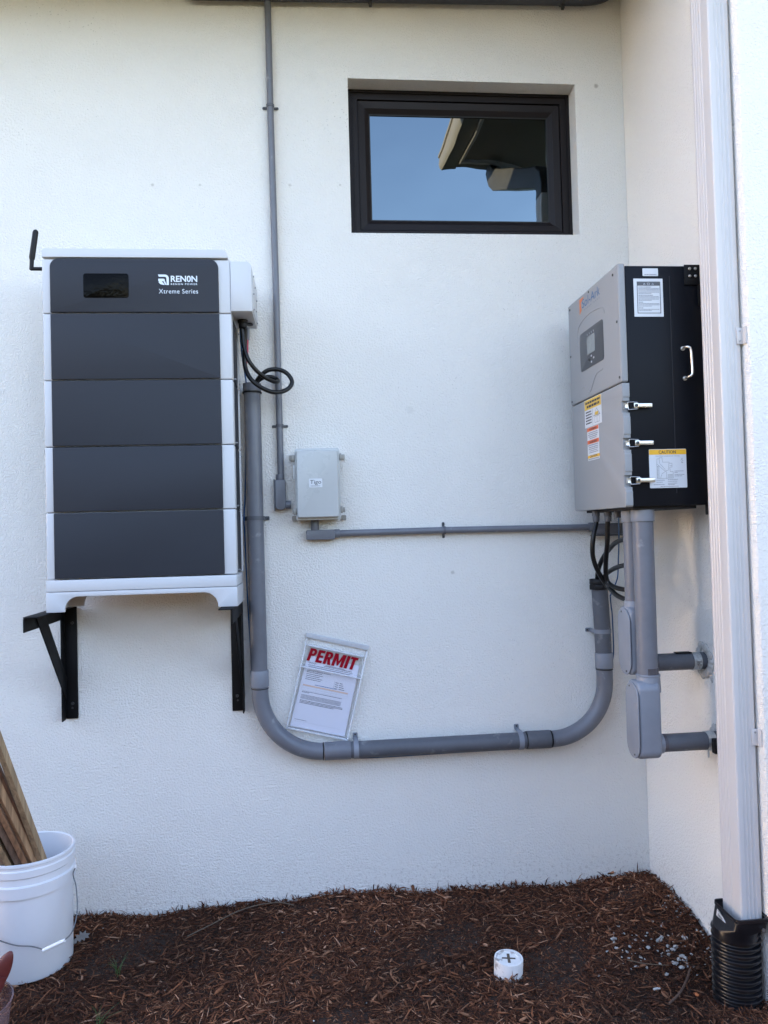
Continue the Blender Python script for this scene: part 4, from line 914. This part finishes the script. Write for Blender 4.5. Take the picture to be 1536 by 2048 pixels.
# ------------------------------------------------------------------ permit box and sheet (tilted)
ang = math.radians(-14.2); PU = Vector((math.cos(ang), 0, math.sin(ang))); PV = Vector((-math.sin(ang), 0, math.cos(ang)))
PO = Vector((-.127, 0, .821))                          # lower left corner on the wall
W_, H_ = .254, .381
case = thing('permit_box', (PO.x, -.01, PO.z), 'tilted clear plastic document box resting on the large pipe bend', 'document box')
def PP(y): return (PO.x, y, PO.z)
q = MB(); q.prism(rrect(0, W_, 0, H_-.012, .006), PP(-.003), PU, PV, .003, .001); q.build('back_plate', 'clear', case)
q = MB()
for a in ((0, .006, 0, H_-.014), (W_-.006, W_, 0, H_-.014)): q.prism(rrect(*a, .001), PP(-.0065), PU, PV, .026, .001)
q.prism(rrect(.0062, W_-.0062, 0, .006, .001), PP(-.0065), PU, PV, .026, .001); q.build('side_wall', 'clear_e', case)
q = MB(); q.prism(rrect(.0065, W_-.0065, .0065, .250, .004), PP(-.0300), PU, PV, .002, .0008); q.build('front_window', 'clear', case)
q = MB(); q.prism(rrect(-.001, W_+.001, .2505, .256, .002), PP(-.0065), PU, PV, .028, .001); q.prism(rrect(.012, W_-.012, .338, .344, .002), PP(-.0065), PU, PV, .022, .001); q.build('ledge', 'clear_e', case)
q = MB(); q.prism(rrect(-.004, W_+.004, H_-.013, H_+.006, .003), PP(-.003), PU, PV, .010, .002); hd = q.build('hanger_strip', 'white', case)
q = MB()
for k in range(4): frame2(q, PP(-.0132), PU, PV, .022+.059*k, .052+.059*k, H_-.006, H_+.001, .0012, .0003)
for k in range(3): frame2(q, PP(-.0132), PU, PV, .063+.059*k, .068+.059*k, H_-.006, H_-.001, .001, .0003)
q.build('slot', 'ink_f', case)
sheet = thing('permit_sheet', (PO.x+.03, -.015, PO.z), 'printed permit form with big red heading inside the clear box', 'paper')
q = MB(); q.prism([(.014, .010), (W_-.016, .010), (W_-.020, .300), (.020, .300)], PP(-.0125), PU, PV, .0006); q.build('page', 'paper', sheet)
q = MB(); q.prism([(.022, .270), (W_-.022, .270), (W_-.022, .338), (.022, .338)], PP(-.0108), PU, PV, .0006); q.build('heading_card', mat('card_grey', (.46, .44, .42), .7), sheet)
q = MB(); SO = PP(-.0132)
rows = [(.030, .214, .262, .0022), (.033, .205, .256, .0018), (.10, .18, .272, .002), (.095, .19, .268, .002), (.178, .21, .268, .0025)]
rows += [(.032, .13, .240, .0022), (.032, .095, .234, .0022), (.032, .10, .226, .0022), (.032, .088, .219, .0022), (.032, .10, .212, .0022), (.032, .095, .205, .0022)]
rows += [(.032, .195, .155, .002), (.030, .06, .151, .002)]
rows += [(.030, .195, .141-.0038*k, .0017) for k in range(5)]+[(.030, .205, .118, .0026), (.030, .207, .1130, .0026), (.030, .17, .108, .0026)]
rows += [(.026, .075, .040, .0016)]
textrows(q, SO, PU, PV, rows, .0003, 21)
for k in range(4): flat(q, SO, PU, PV, .155, .168, .213-.008*k, .2155-.008*k, .0003); flat(q, SO, PU, PV, .172, .172+.012+.004*k, .213-.008*k, .2155-.008*k, .0003)
flat(q, SO, PU, PV, .151, .1516, .184, .220, .0003); q.build('small_print', 'ink', sheet)
q = MB()
for v in (.176, .169, .160, .246, .034): flat(q, SO, PU, PV, .026, .215, v, v+.0008, .0003)
for u in (.085, .122, .146, .168, .214, .026): flat(q, SO, PU, PV, u, u+.0007, .161, .176, .0003)
flat(q, SO, PU, PV, .185, .205, .190, .1908, .0003); q.build('table_line', 'ink_f', sheet)
q = MB(); flat(q, SO, PU, PV, .028, .214, .1775, .184, .0003); q.build('table_header', 'tan', sheet)
q = MB(); textrows(q, SO, PU, PV, [(.075, .165, .187, .003)], .0004, 4); q.build('table_title', 'blue', sheet)
HD = MB(); hx, hy, hs = .020, .279, .052
def glyph(polys, u0, wd):
    o3 = Vector(SO)-Vector((0, .0035, 0))
    for pl in polys: HD.bm.faces.new([HD.bm.verts.new(o3+PU*(hx+u0+a*wd+.16*b_*hs*.9)+PV*(hy+b_*hs)) for a, b_ in pl])
def halfring(cx_, cy_, rx, ry, t, tv, n=8):
    out = []
    for k in range(n):
        a0, a1 = math.radians(-90+180*k/n), math.radians(-90+180*(k+1)/n)
        out.append([(cx_+(rx-t)*math.cos(a0), cy_+(ry-tv)*math.sin(a0)), (cx_+rx*math.cos(a0), cy_+ry*math.sin(a0)), (cx_+rx*math.cos(a1), cy_+ry*math.sin(a1)), (cx_+(rx-t)*math.cos(a1), cy_+(ry-tv)*math.sin(a1))])
    return out
def rc(a, b_, c, d): return [(a, b_), (c, b_), (c, d), (a, d)]
stem = [rc(0, 0, .40, 1)]; bowl = [rc(.40, .82, .56, 1), rc(.40, .42, .56, .60)]+halfring(.56, .71, .44, .29, .36, .18)
glyph(stem+bowl, 0, .0300)
glyph([rc(0, 0, .45, 1), rc(.45, .80, 1, 1), rc(.45, .41, .92, .60), rc(.45, 0, 1, .20)], .0345, .0265)
glyph(stem+bowl+[[(.42, .42), (.62, 0), (1.05, 0), (.78, .45)]], .0655, .0310)
glyph([rc(0, 0, .26, 1), rc(.74, 0, 1, 1), [(.26, 1), (.26, .58), (.44, .08), (.50, .08), (.50, .42), (.30, 1)], [(.74, 1), (.70, 1), (.50, .42), (.50, .08), (.56, .08), (.74, .58)]], .1010, .0470)
glyph([rc(0, 0, 1, 1)], .1525, .0125)
glyph([rc(.30, 0, .70, .80), rc(0, .80, 1, 1)], .1680, .0300)
HD.build('heading', 'red', sheet)
# script-like mark left of the small heading
q = MB(); q.tube([Vector(SO)+PU*(.030+.0014*k)+PV*(.272+.004*math.sin(k*1.3))-Vector((0, .0006, 0)) for k in range(24)], .0005, 5); q.build('signature_mark', 'ink', sheet)

# ------------------------------------------------------------------ bucket with stakes
BC = (-1.027, -.300)
bk = thing('bucket', (BC[0], BC[1], .12), 'round white plastic bucket full of wooden stakes, standing on the mulch', 'bucket')
z0, z1 = .118, .515
rb, rtop = .142, .1475
def rz(z): return rb+(rtop-rb)*(z-z0)/(z1-z0)
pr = [(0, z0+.006), (rb-.012, z0+.006), (rb-.01, z0), (rb-.003, z0), (rb, z0+.005), (rz(.40), .400), (rz(.40)+.008, .402), (rz(.42)+.009, .430), (rz(.43)+.009, .440), (rz(.44)+.002, .444), (rz(.45)+.002, .466), (rz(.47)+.0065, .470), (rz(.48)+.007, .492), (rz(.49)+.003, .496), (rz(.5)+.003, .504), (rz(.5)+.007, .507), (rz(.5)+.0065, .514), (rz(.5)+.002, .517), (rz(.5)-.003, .514), (rz(.49)-.003, .500), (rb-.004, z0+.012), (0, z0+.012)]
q = MB(); q.lathe(pr, (BC[0], BC[1], 0), n=72); q.build('shell', 'bucket', bk, sharp=40)
hb = [(BC[0]+.157, BC[1]+.012, .432), (-.866, -.33, .425), (-.846, -.365, .395), (-.833, -.40, .33), (-.836, -.445, .285), (-.853, -.478, .272)]
q = MB(); q.tube(spline(hb, 8), .0021, 10)
q.tube(spline([(-.918, -.478, .245), (-.93, -.475, .25), (-.96, -.472, .258), (-1.02, -.462, .262), (-1.09, -.452, .29), (-1.15, -.42, .34), (-1.19, -.36, .41), (-1.188, -.30, .432)], 8), .0021, 10); q.build('bail', 'wsteel', bk)
q = MB(); q.tube([(-.920, -.479, .245), (-.850, -.480, .274)], .0062, 16); q.build('grip', 'grip', bk)
q = MB(); q.cyl((BC[0]+.150, BC[1]+.012, .432), (BC[0]+.160, BC[1]+.012, .432), .009, n=16, bevel=.002); q.cyl((BC[0]-.150, BC[1]+.012, .432), (BC[0]-.162, BC[1]+.012, .432), .009, n=16, bevel=.002); q.build('ear', 'grip', bk)
names = ['greyish tan stake at the right edge of the bundle in the bucket', 'thin dark reddish stake tucked behind the greyish tan edge stake', 'smooth light brown stake left of the thin dark reddish one',
         'thin brown stake wedged behind the smooth light brown stake', 'reddish brown stake, third full one from the right of the bundle', 'thin dark stake behind the third full one from the right', 'wide dark rough stake in the middle of the bundle',
         'thin olive stake behind the wide dark rough one', 'olive tan stake just left of the wide dark one', 'thin dark brown stake left of the olive tan one', 'pale grey brown stake near the left frame edge',
         'dark brown stake behind the pale grey brown one', 'light tan stake low at the left frame edge', 'mid brown stake at the far left, the last of the bundle']
tones = [(.25, .175, .10), (.13, .065, .035), (.27, .165, .09), (.18, .11, .06), (.20, .105, .055), (.12, .08, .05), (.11, .07, .048), (.19, .14, .08), (.23, .16, .09), (.12, .075, .045), (.23, .17, .12), (.12, .08, .05), (.25, .17, .10), (.19, .12, .075)]
wds = [.022, .013, .018, .013, .015, .012, .026, .013, .018, .012, .016, .014, .016, .018]
angs = [-50, -55, -61, -66, -72, -76, -83, -89, -95, -100, -106, -111, -117, -126]; lay = [0, .018, .001, .020, .0, .022, .002, .024, .002, .022, .003, .024, .003, .008]
rimx = [BC[0]+(.128-l_)*math.cos(math.radians(a_)) for a_, l_ in zip(angs, lay)]; rimy = [BC[1]+(.128-l_)*math.sin(math.radians(a_)) for a_, l_ in zip(angs, lay)]
def inward(x, y, lim):
    dx, dy = x-BC[0], y-BC[1]; d_ = math.hypot(dx, dy); f_ = min(1, lim/d_); return BC[0]+dx*f_, BC[1]+dy*f_
for k in range(14):
    B0 = Vector((*inward(rimx[k]+.062, rimy[k]+.150, .122), .20)); R1 = Vector((rimx[k], rimy[k], .505)); dv = (R1-B0).normalized()
    dv = (dv+Vector((random.uniform(-.008, .008), random.uniform(-.01, .01), 0))).normalized()
    ln = random.uniform(1.12, 1.28) if k < 6 else random.uniform(.95, 1.1)
    u_ = Vector((1, 0, 0)); u_ = (u_-dv*u_.dot(dv)).normalized(); v_ = dv.cross(u_); rot = random.uniform(-.5, .5)
    u2 = u_*math.cos(rot)+v_*math.sin(rot); v2 = dv.cross(u2); tw = wds[k]/2; th = (.009 if k in (1, 3, 5, 7, 9, 11) else .012)
    q = MB(); b = bmesh.new(); rg = []
    for s in (0, .06, .3, .6, 1.0):
        sc = .25 if s == 0 else 1; c_ = B0+dv*(ln*s)+u2*(.002*math.sin(s*5+k))
        rg.append([b.verts.new(c_+u2*(a*tw*sc)+v2*(d*th*sc)) for a, d in ((-1, -1), (1, -1), (1, 1), (-1, 1))])
    for P_, Q_ in zip(rg, rg[1:]):
        for j in range(4): b.faces.new((P_[j], P_[(j+1) % 4], Q_[(j+1) % 4], Q_[j]))
    b.faces.new(list(reversed(rg[0]))); b.faces.new(rg[-1]); bmesh.ops.recalc_face_normals(b, faces=b.faces)
    q._merge(b, .0012, 1)
    o = q.build('wooden_stake', wood('stake_wood_%d' % k, tuple(c_*1.25 for c_ in tones[k])), None, names[k], 'stake', 'wooden stakes in the bucket')
# red plastic piece over a cloudy clear tub, bottom left
q = MB()
b = bmesh.new(); bmesh.ops.create_uvsphere(b, u_segments=20, v_segments=12, radius=1)
for v in b.verts: v.co = Vector((v.co.x*.026*(1-.25*v.co.z), v.co.y*.016, v.co.z*.062))
bmesh.ops.transform(b, matrix=Matrix.Translation((-.958, -.72, .318)) @ Matrix.Rotation(math.radians(28), 4, 'Y') @ Matrix.Rotation(.3, 4, 'Z'), verts=b.verts); q._merge(b)
b = bmesh.new(); bmesh.ops.create_uvsphere(b, u_segments=20, v_segments=12, radius=1)
for v in b.verts: v.co = Vector((v.co.x*.022, v.co.y*.02, v.co.z*.06))
bmesh.ops.transform(b, matrix=Matrix.Translation((-1.012, -.70, .325)) @ Matrix.Rotation(math.radians(8), 4, 'Y'), verts=b.verts); q._merge(b)
q.tube(spline([(-.965, -.72, .31), (-.99, -.73, .26), (-1.04, -.735, .22), (-1.08, -.74, .17)], 6), .028, 16)
q.build('red_plastic_scrap', 'redp', None, 'faded red plastic scrap in front of the bucket at the left frame edge', 'scrap', loc=(-.97, -.72, .25))
q = MB(); pr = []
z_ = .115
while z_ < .262: pr += [(.112+.02*(z_-.115)/.15, z_), (.1145+.02*(z_-.115)/.15, z_+.004)]; z_ += .008
pr += [(.138, .266), (.138, .270), (.134, .270), (.134, .266)]
q.lathe(pr, (-1.040, -.80, 0), n=48); q.build('clear_tub', 'cloudy', None, 'cloudy ribbed plastic tub under the red scrap, beside the bucket', 'tub', loc=(-1.01, -.8, .12), sharp=60)

# ------------------------------------------------------------------ cleanout cap
cx, cy = .606, -.613
cl = thing('cleanout_cap', (cx, cy, .1), 'white round plumbing cleanout with a crossed lid poking out of the mulch', 'cleanout')
Mt = Matrix.Translation((cx, cy, .1)) @ Matrix.Rotation(math.radians(4), 4, 'X') @ Matrix.Rotation(math.radians(2), 4, 'Y')
q = MB(); q.lathe([(.0465, -.05), (.0475, .078), (.0465, .0815), (.0405, .0815), (.0400, .074)], (0, 0, 0), n=48, M=Mt); q.build('collar', 'pipe_w', cl)
q = MB(); q.lathe([(.0395, .070), (.0395, .079), (.038, .0805), (.031, .0805), (.030, .0785), (0, .0785)], (0, 0, 0), n=48, M=Mt)
q.build('lid', 'pipe_w', cl)
q = MB(); q.box(-.0045, .0045, -.024, .024, .0782, .0796, 0, 2, Mt @ Matrix.Rotation(-.15, 4, 'Z')); q.box(-.022, .022, -.003, .003, .0784, .0799, 0, 2, Mt @ Matrix.Rotation(-.15, 4, 'Z')); q.build('socket_slot', mat('slot_dirt', (.09, .07, .05), .9), cl)
q = MB()
for (u0, u1, v0, v1) in ((.004, .0055, .040, .060), (.0055, .013, .0585, .060), (.0055, .013, .050, .0513), (.0055, .013, .042, .0433)): q.box(cx+u0, cx+u1, cy-.0482, cy-.0460, .1+v0, .1+v1)
q.build('ink_mark', 'ink', cl)

# ------------------------------------------------------------------ mulch: shredded bark strips
def shreds(n, xr, yr, lmu, lsd, wmu, tilt, zlift, seed, pal, dens=None):
    r = np.random.default_rng(seed)
    x = r.uniform(*xr, n); y = r.uniform(*yr, n)
    Ln = np.clip(r.lognormal(np.log(lmu), lsd, n), .006, .11); Wd = np.clip(r.lognormal(np.log(wmu), .45, n), .0012, .011); Wd = np.minimum(Wd, Ln*.4); Th = Wd*r.uniform(.25, .6, n)
    yaw = r.uniform(0, 2*np.pi, n); pit = r.normal(0, tilt, n); rl = r.normal(0, .6, n); cur = r.normal(0, .10, n)*Ln
    z = gz(x, y)+r.uniform(-.002, zlift, n)+np.abs(np.sin(pit))*Ln*.30
    d = np.stack([np.cos(yaw)*np.cos(pit), np.sin(yaw)*np.cos(pit), np.sin(pit)], -1); s = np.stack([-np.sin(yaw), np.cos(yaw), np.zeros(n)], -1); u = np.cross(d, s)
    s2 = s*np.cos(rl)[:, None]+u*np.sin(rl)[:, None]; u2 = -s*np.sin(rl)[:, None]+u*np.cos(rl)[:, None]
    bare = np.sin(4.3*x+2.0)*np.sin(5.7*y+1.1*x+.4)+.5*np.sin(11*x-9*y); big = Ln > .022; z = z-np.where((bare > .75) & big & (y < -.12), .03, 0)
    c = np.stack([x, y, z], -1); V = np.zeros((n, 10, 3)); h = Ln[:, None]/2
    j = r.uniform(.7, 1.2, (n, 2))
    V[:, 0] = c-d*h+s2*(cur[:, None]*-.8)
    for q_, (t, jj) in enumerate(((-.45, 0), (.4, 1))):
        cc_ = c+d*h*t+s2*cur[:, None]*.25
        for m_, (a, b2) in enumerate(((-1, -.2), (.1, -1), (1, .2), (-.1, 1))): V[:, 1+4*q_+m_] = cc_+s2*(Wd*j[:, jj]*a/2)[:, None]+u2*(Th*b2)[:, None]
    V[:, 9] = c+d*h+s2*(cur[:, None]*-.8)
    y_ok = np.minimum(V[..., 1], -.0015); keep = V[..., 0] < WX; V[..., 1] = np.where(keep, y_ok, V[..., 1])
    F3 = []; F4 = []
    for a in range(4): F3.append((0, 1+(a+1) % 4, 1+a)); F3.append((9, 5+a, 5+(a+1) % 4)); F4.append((1+a, 1+(a+1) % 4, 5+(a+1) % 4, 5+a))
    wet = 1+.30*np.sin(2.3*x+1.7*y+.6)*np.cos(3.1*y-1.2*x)+.18*np.sin(6.1*x-5*y)
    pal = np.array(pal)*np.array([1.95, 1.33, .96]); pi = r.choice(len(pal), n, p=dens); colr = pal[pi]*r.uniform(.6, 1.35, (n, 1))*wet[:, None]
    return V, F3, F4, colr
def mesh_shreds(name, sets, kind, material):
    VV = []; loops = []; starts = []; tot = []; cols = []; off = 0; ls = 0
    for V, F3, F4, C_ in sets:
        n = len(V); VV.append(V.reshape(-1, 3)); base = np.arange(n)[:, None]*10+off
        for F_, k in ((np.array(F3), 3), (np.array(F4), 4)):
            fi = (base[:, :, None]+F_[None]).reshape(-1, k); loops.append(fi.reshape(-1)); m_ = len(fi); starts.append(ls+np.arange(m_)*k); tot.append(np.full(m_, k)); ls += m_*k
        cols.append(np.repeat(C_, 10, 0)); off += n*10
    VV = np.concatenate(VV); loops = np.concatenate(loops); starts = np.concatenate(starts); cols = np.concatenate(cols)
    me = bpy.data.meshes.new(name); me.vertices.add(len(VV)); me.vertices.foreach_set('co', VV.astype(np.float32).ravel())
    me.loops.add(len(loops)); me.loops.foreach_set('vertex_index', loops.astype(np.int32)); me.polygons.add(len(starts)); me.polygons.foreach_set('loop_start', starts.astype(np.int32))
    me.update(calc_edges=True); at = me.attributes.new('tone', 'FLOAT_COLOR', 'POINT'); at.data.foreach_set('color', np.concatenate([cols, np.ones((len(cols), 1))], 1).astype(np.float32).ravel())
    me.materials.append(material); o = bpy.data.objects.new(name, me); COL.objects.link(o); o['kind'] = kind; return o
PAL = [(.040, .0215, .0145), (.060, .032, .021), (.026, .0145, .0105), (.095, .055, .036), (.135, .094, .070), (.21, .17, .145)]; DN = [.33, .28, .20, .13, .045, .015]
sets = []
for i_, (xr, yr, dn_) in enumerate((((-1.5, 1.365), (-1.0, 0.0), 1.0), ((-2.6, -1.5), (-2.0, 0.0), .35), ((-1.5, 1.9), (-2.0, -1.0), .40), ((1.375, 2.6), (-1.6, -.89), .35))):
    ar = (xr[1]-xr[0])*(yr[1]-yr[0])*dn_
    sets.append(shreds(int(30000*ar), xr, yr, .015, .50, .0019, .32, .011, 31+i_, PAL, DN))
    sets.append(shreds(int(1500*ar), xr, yr, .045, .30, .0022, .30, .022, 91+i_, PAL, [.1, .25, .1, .3, .2, .05]))
    sets.append(shreds(int(2600*ar), xr, yr, .034, .40, .0046, .22, .016, 51+i_, PAL, [.22, .28, .12, .22, .12, .04]))
sets.append(shreds(900, (-1.3, 1.36), (-.035, 0), .026, .4, .0036, .75, .016, 71, PAL, DN))
sets.append(shreds(500, (1.25, 1.368), (-.60, -.0), .022, .4, .0034, .6, .016, 72, PAL, [.25, .25, .1, .2, .12, .08]))
mu = mesh_shreds('mulch', sets, 'stuff', attr_mat('shredded_bark')); mu['label'] = 'dark brown shredded bark mulch covering the ground'
# pale broken stone near the corner
q = MB(); R = random.Random(4)
def stone(q, x, y, s):
    b = bmesh.new(); bmesh.ops.create_icosphere(b, subdivisions=1, radius=1)
    for v in b.verts: v.co *= R.uniform(.65, 1.15)
    sx, sy, sz = s*R.uniform(.7, 1.3), s*R.uniform(.6, 1.1), s*R.uniform(.4, .7)
    bmesh.ops.transform(b, matrix=Matrix.Translation((x, y, float(gz(x, y))+.010+sz*.5)) @ Matrix.Rotation(R.uniform(0, 6), 4, 'Z') @ Matrix.Rotation(R.uniform(-.5, .5), 4, 'X') @ Matrix.Diagonal((sx, sy, sz, 1)), verts=b.verts); q._merge(b)
for k in range(95):
    x = R.gauss(1.15, .09); y = R.gauss(-.55, .09)
    if x > 1.35 or (x > 1.2 and y < -.70): continue
    stone(q, x, y, R.choice((.003, .0035, .004, .005, .007, .010, .012)))
for k in range(70): stone(q, min(1.36, R.gauss(1.335, .02)), R.uniform(-.68, -.25), R.uniform(.002, .006))
for k in range(26): stone(q, R.uniform(-.9, 1.2), R.uniform(-.85, -.05), R.uniform(.002, .0045))
q.build('gravel', 'stone', None, 'scattered pale stone chips in the mulch near the corner', 'gravel', kind='stuff', sharp=10)
q = MB(); stone(q, 1.172, -.775, .009); q.build('pebble', 'orange_chip', None, 'single bright orange pebble in the mulch near the drain pipe', 'pebble')
# curved dry stem, twigs, leaf, grass
def gpt(x, y, dz=.018): return (x, y, float(gz(x, y))+dz)
q = MB(); q.tube(spline([gpt(-.50, -.20), gpt(-.42, -.16, .022), gpt(-.33, -.10, .026), gpt(-.25, -.065, .032), gpt(-.17, -.05, .034), gpt(-.11, -.06, .024)], 6), .0022, 8, radii=None); q.build('dry_stem', 'twig', None, 'long curved dry stem lying on the mulch near the wall, left of centre', 'stem', 'dry stems on the mulch')
q = MB(); q.tube(spline([gpt(1.02, -.60), gpt(1.06, -.625, .024), (gpt(1.10, -.64, .024)), gpt(1.15, -.645)], 6), .0016, 8); q.build('dry_stem', 'twig', None, 'short pale stem lying among the stone chips near the drain pipe', 'stem', 'dry stems on the mulch')
q = MB(); q.tube(spline([gpt(1.06, -.82), gpt(1.12, -.775, .02), gpt(1.17, -.72, .024), gpt(1.20, -.68, .026)], 6), .0038, 6); q.build('bark_stick', 'barkst', None, 'thick brown stick leaning toward the corrugated drain pipe', 'stick')
b = bmesh.new(); q = MB()
lf = [(0, 0), (.012, .008), (.010, .020), (.022, .018), (.024, .030), (.036, .028), (.034, .040), (.048, .046), (.040, .052), (.044, .064), (.030, .058), (.024, .068), (.018, .054), (.004, .058), (.010, .044), (-.004, .036), (.004, .028), (-.006, .014)]
q.prism(lf, (-.893, -.262, .150), (.93, -.2, -.3), (.1, .93, .35), .0006); q.build('dead_leaf', 'leaf', None, 'grey lobed dead leaf against the foot of the bucket', 'leaf')
def tuft(x, y, n, h, label):
    q = MB()
    for k in range(n):
        a = R.uniform(0, 6.28); l = h*R.uniform(.6, 1.1); bz = float(gz(x, y))+.004; sp = R.uniform(.3, .9)
        P = [Vector((x+R.uniform(-.008, .008), y+R.uniform(-.008, .008), bz))]
        for s in (.35, .7, 1.0): P.append(P[0]+Vector((math.cos(a)*l*sp*s*s, math.sin(a)*l*sp*s*s, l*(s-.35*s*s*sp))))
        q.tube(spline(P, 3), .001, 5, radii=[.0013*(1-i/11) for i in range(10)])
    q.build('grass_tuft', 'grass', None, label, 'grass', 'grass tufts in the mulch')
tuft(-.695, -.43, 12, .075, 'green grass tuft in the mulch just right of the bucket'); tuft(-.68, -.725, 10, .08, 'green grass tuft at the bottom left of the frame')

# ------------------------------------------------------------------ unseen surroundings: trees, plus a house shape and hedge added to block light
def tree(x, y, h, label, seed, cr):
    R = random.Random(seed); t = thing('garden_tree', (x, y, .09), label, 'tree', 'trees across the garden')
    q = MB(); q.tube(spline([(x, y, 0), (x+.1, y, h*.3), (x-.05, y+.1, h*.6), (x, y, h*.85)], 5), .16, 10, radii=[.18-.008*i for i in range(16)]); q.build('trunk', 'twig', t)
    n = 3500; r = np.random.default_rng(seed); d = r.normal(size=(n, 3)); d /= np.linalg.norm(d, axis=1)[:, None]; rad = r.uniform(.35, 1, n)**.6*(1+.25*np.sin(5*d[:, 0]+3*d[:, 2]+seed))
    c = d*rad[:, None]*np.array([cr, cr, h*.38])+np.array([x, y, h*.66]); a = r.normal(size=(n, 3))*.09; b_ = r.normal(size=(n, 3))*.09
    V = np.stack([c-a, c+b_, c+a, c-b_], 1).reshape(-1, 3); F_ = np.arange(n*4).reshape(n, 4)
    me = bpy.data.meshes.new('crown'); me.from_pydata((V-np.array([x, y, .09])).tolist(), [], F_.tolist()); me.materials.append(MT['grass']); o = bpy.data.objects.new('crown', me); COL.objects.link(o); o.parent = t

nb = thing('added_sun_blocker', (-14, -14, .09), 'pale house shape outside the frame, added to shade the side yard', 'house')  # added out of view to keep the low sun off the yard
q = MB(); q.box(-18, -13, -26, -3.2, 0, 4.6); q.build('wall', 'blocker_wall', nb)
q = MB(); q.prism([(-12.6, 4.61), (-18.4, 4.61), (-15.5, 6.0)], (0, -26.5, 0), X, Z, -23.7); q.build('roof', 'roof', nb)
for k, (tx, ty, th, tr) in enumerate(((-7.5, -17, 4.5, 2.4), (-1.5, -22, 4.2, 2.8), (5.5, -19, 4.8, 2.6), (11, -15, 5.2, 2.6))):
    tree(tx, ty, th, ('rounded green garden tree, leftmost across the yard', 'rounded green garden tree straight behind the viewer', 'rounded green garden tree behind the viewer to the right', 'tall green garden tree furthest right across the yard')[k], 5+k, tr)


# clipped hedge added behind the viewer, hides low sky to darken the wall base
hg = thing('added_hedge', (1.5, -6.2, .09), 'long clipped green hedge added behind the viewer to block low sky', 'hedge')
q = MB(); q.box(-11, 14, -6.6, -5.9, .0, 2.15); q.build('stem_mass', 'twig', hg)
r = np.random.default_rng(8); n = 12000; c = np.stack([r.uniform(-11.2, 14.2, n), r.uniform(-6.75, -5.7, n), r.uniform(.1, 2.4, n)], -1); a = r.normal(size=(n, 3))*.05; b_ = r.normal(size=(n, 3))*.05
V = np.stack([c-a, c+b_, c+a, c-b_], 1).reshape(-1, 3); me = bpy.data.meshes.new('foliage'); me.from_pydata((V-np.array([1.5, -6.2, .09])).tolist(), [], np.arange(n*4).reshape(n, 4).tolist())
me.materials.append(MT['grass']); o = bpy.data.objects.new('foliage', me); COL.objects.link(o); o.parent = hg
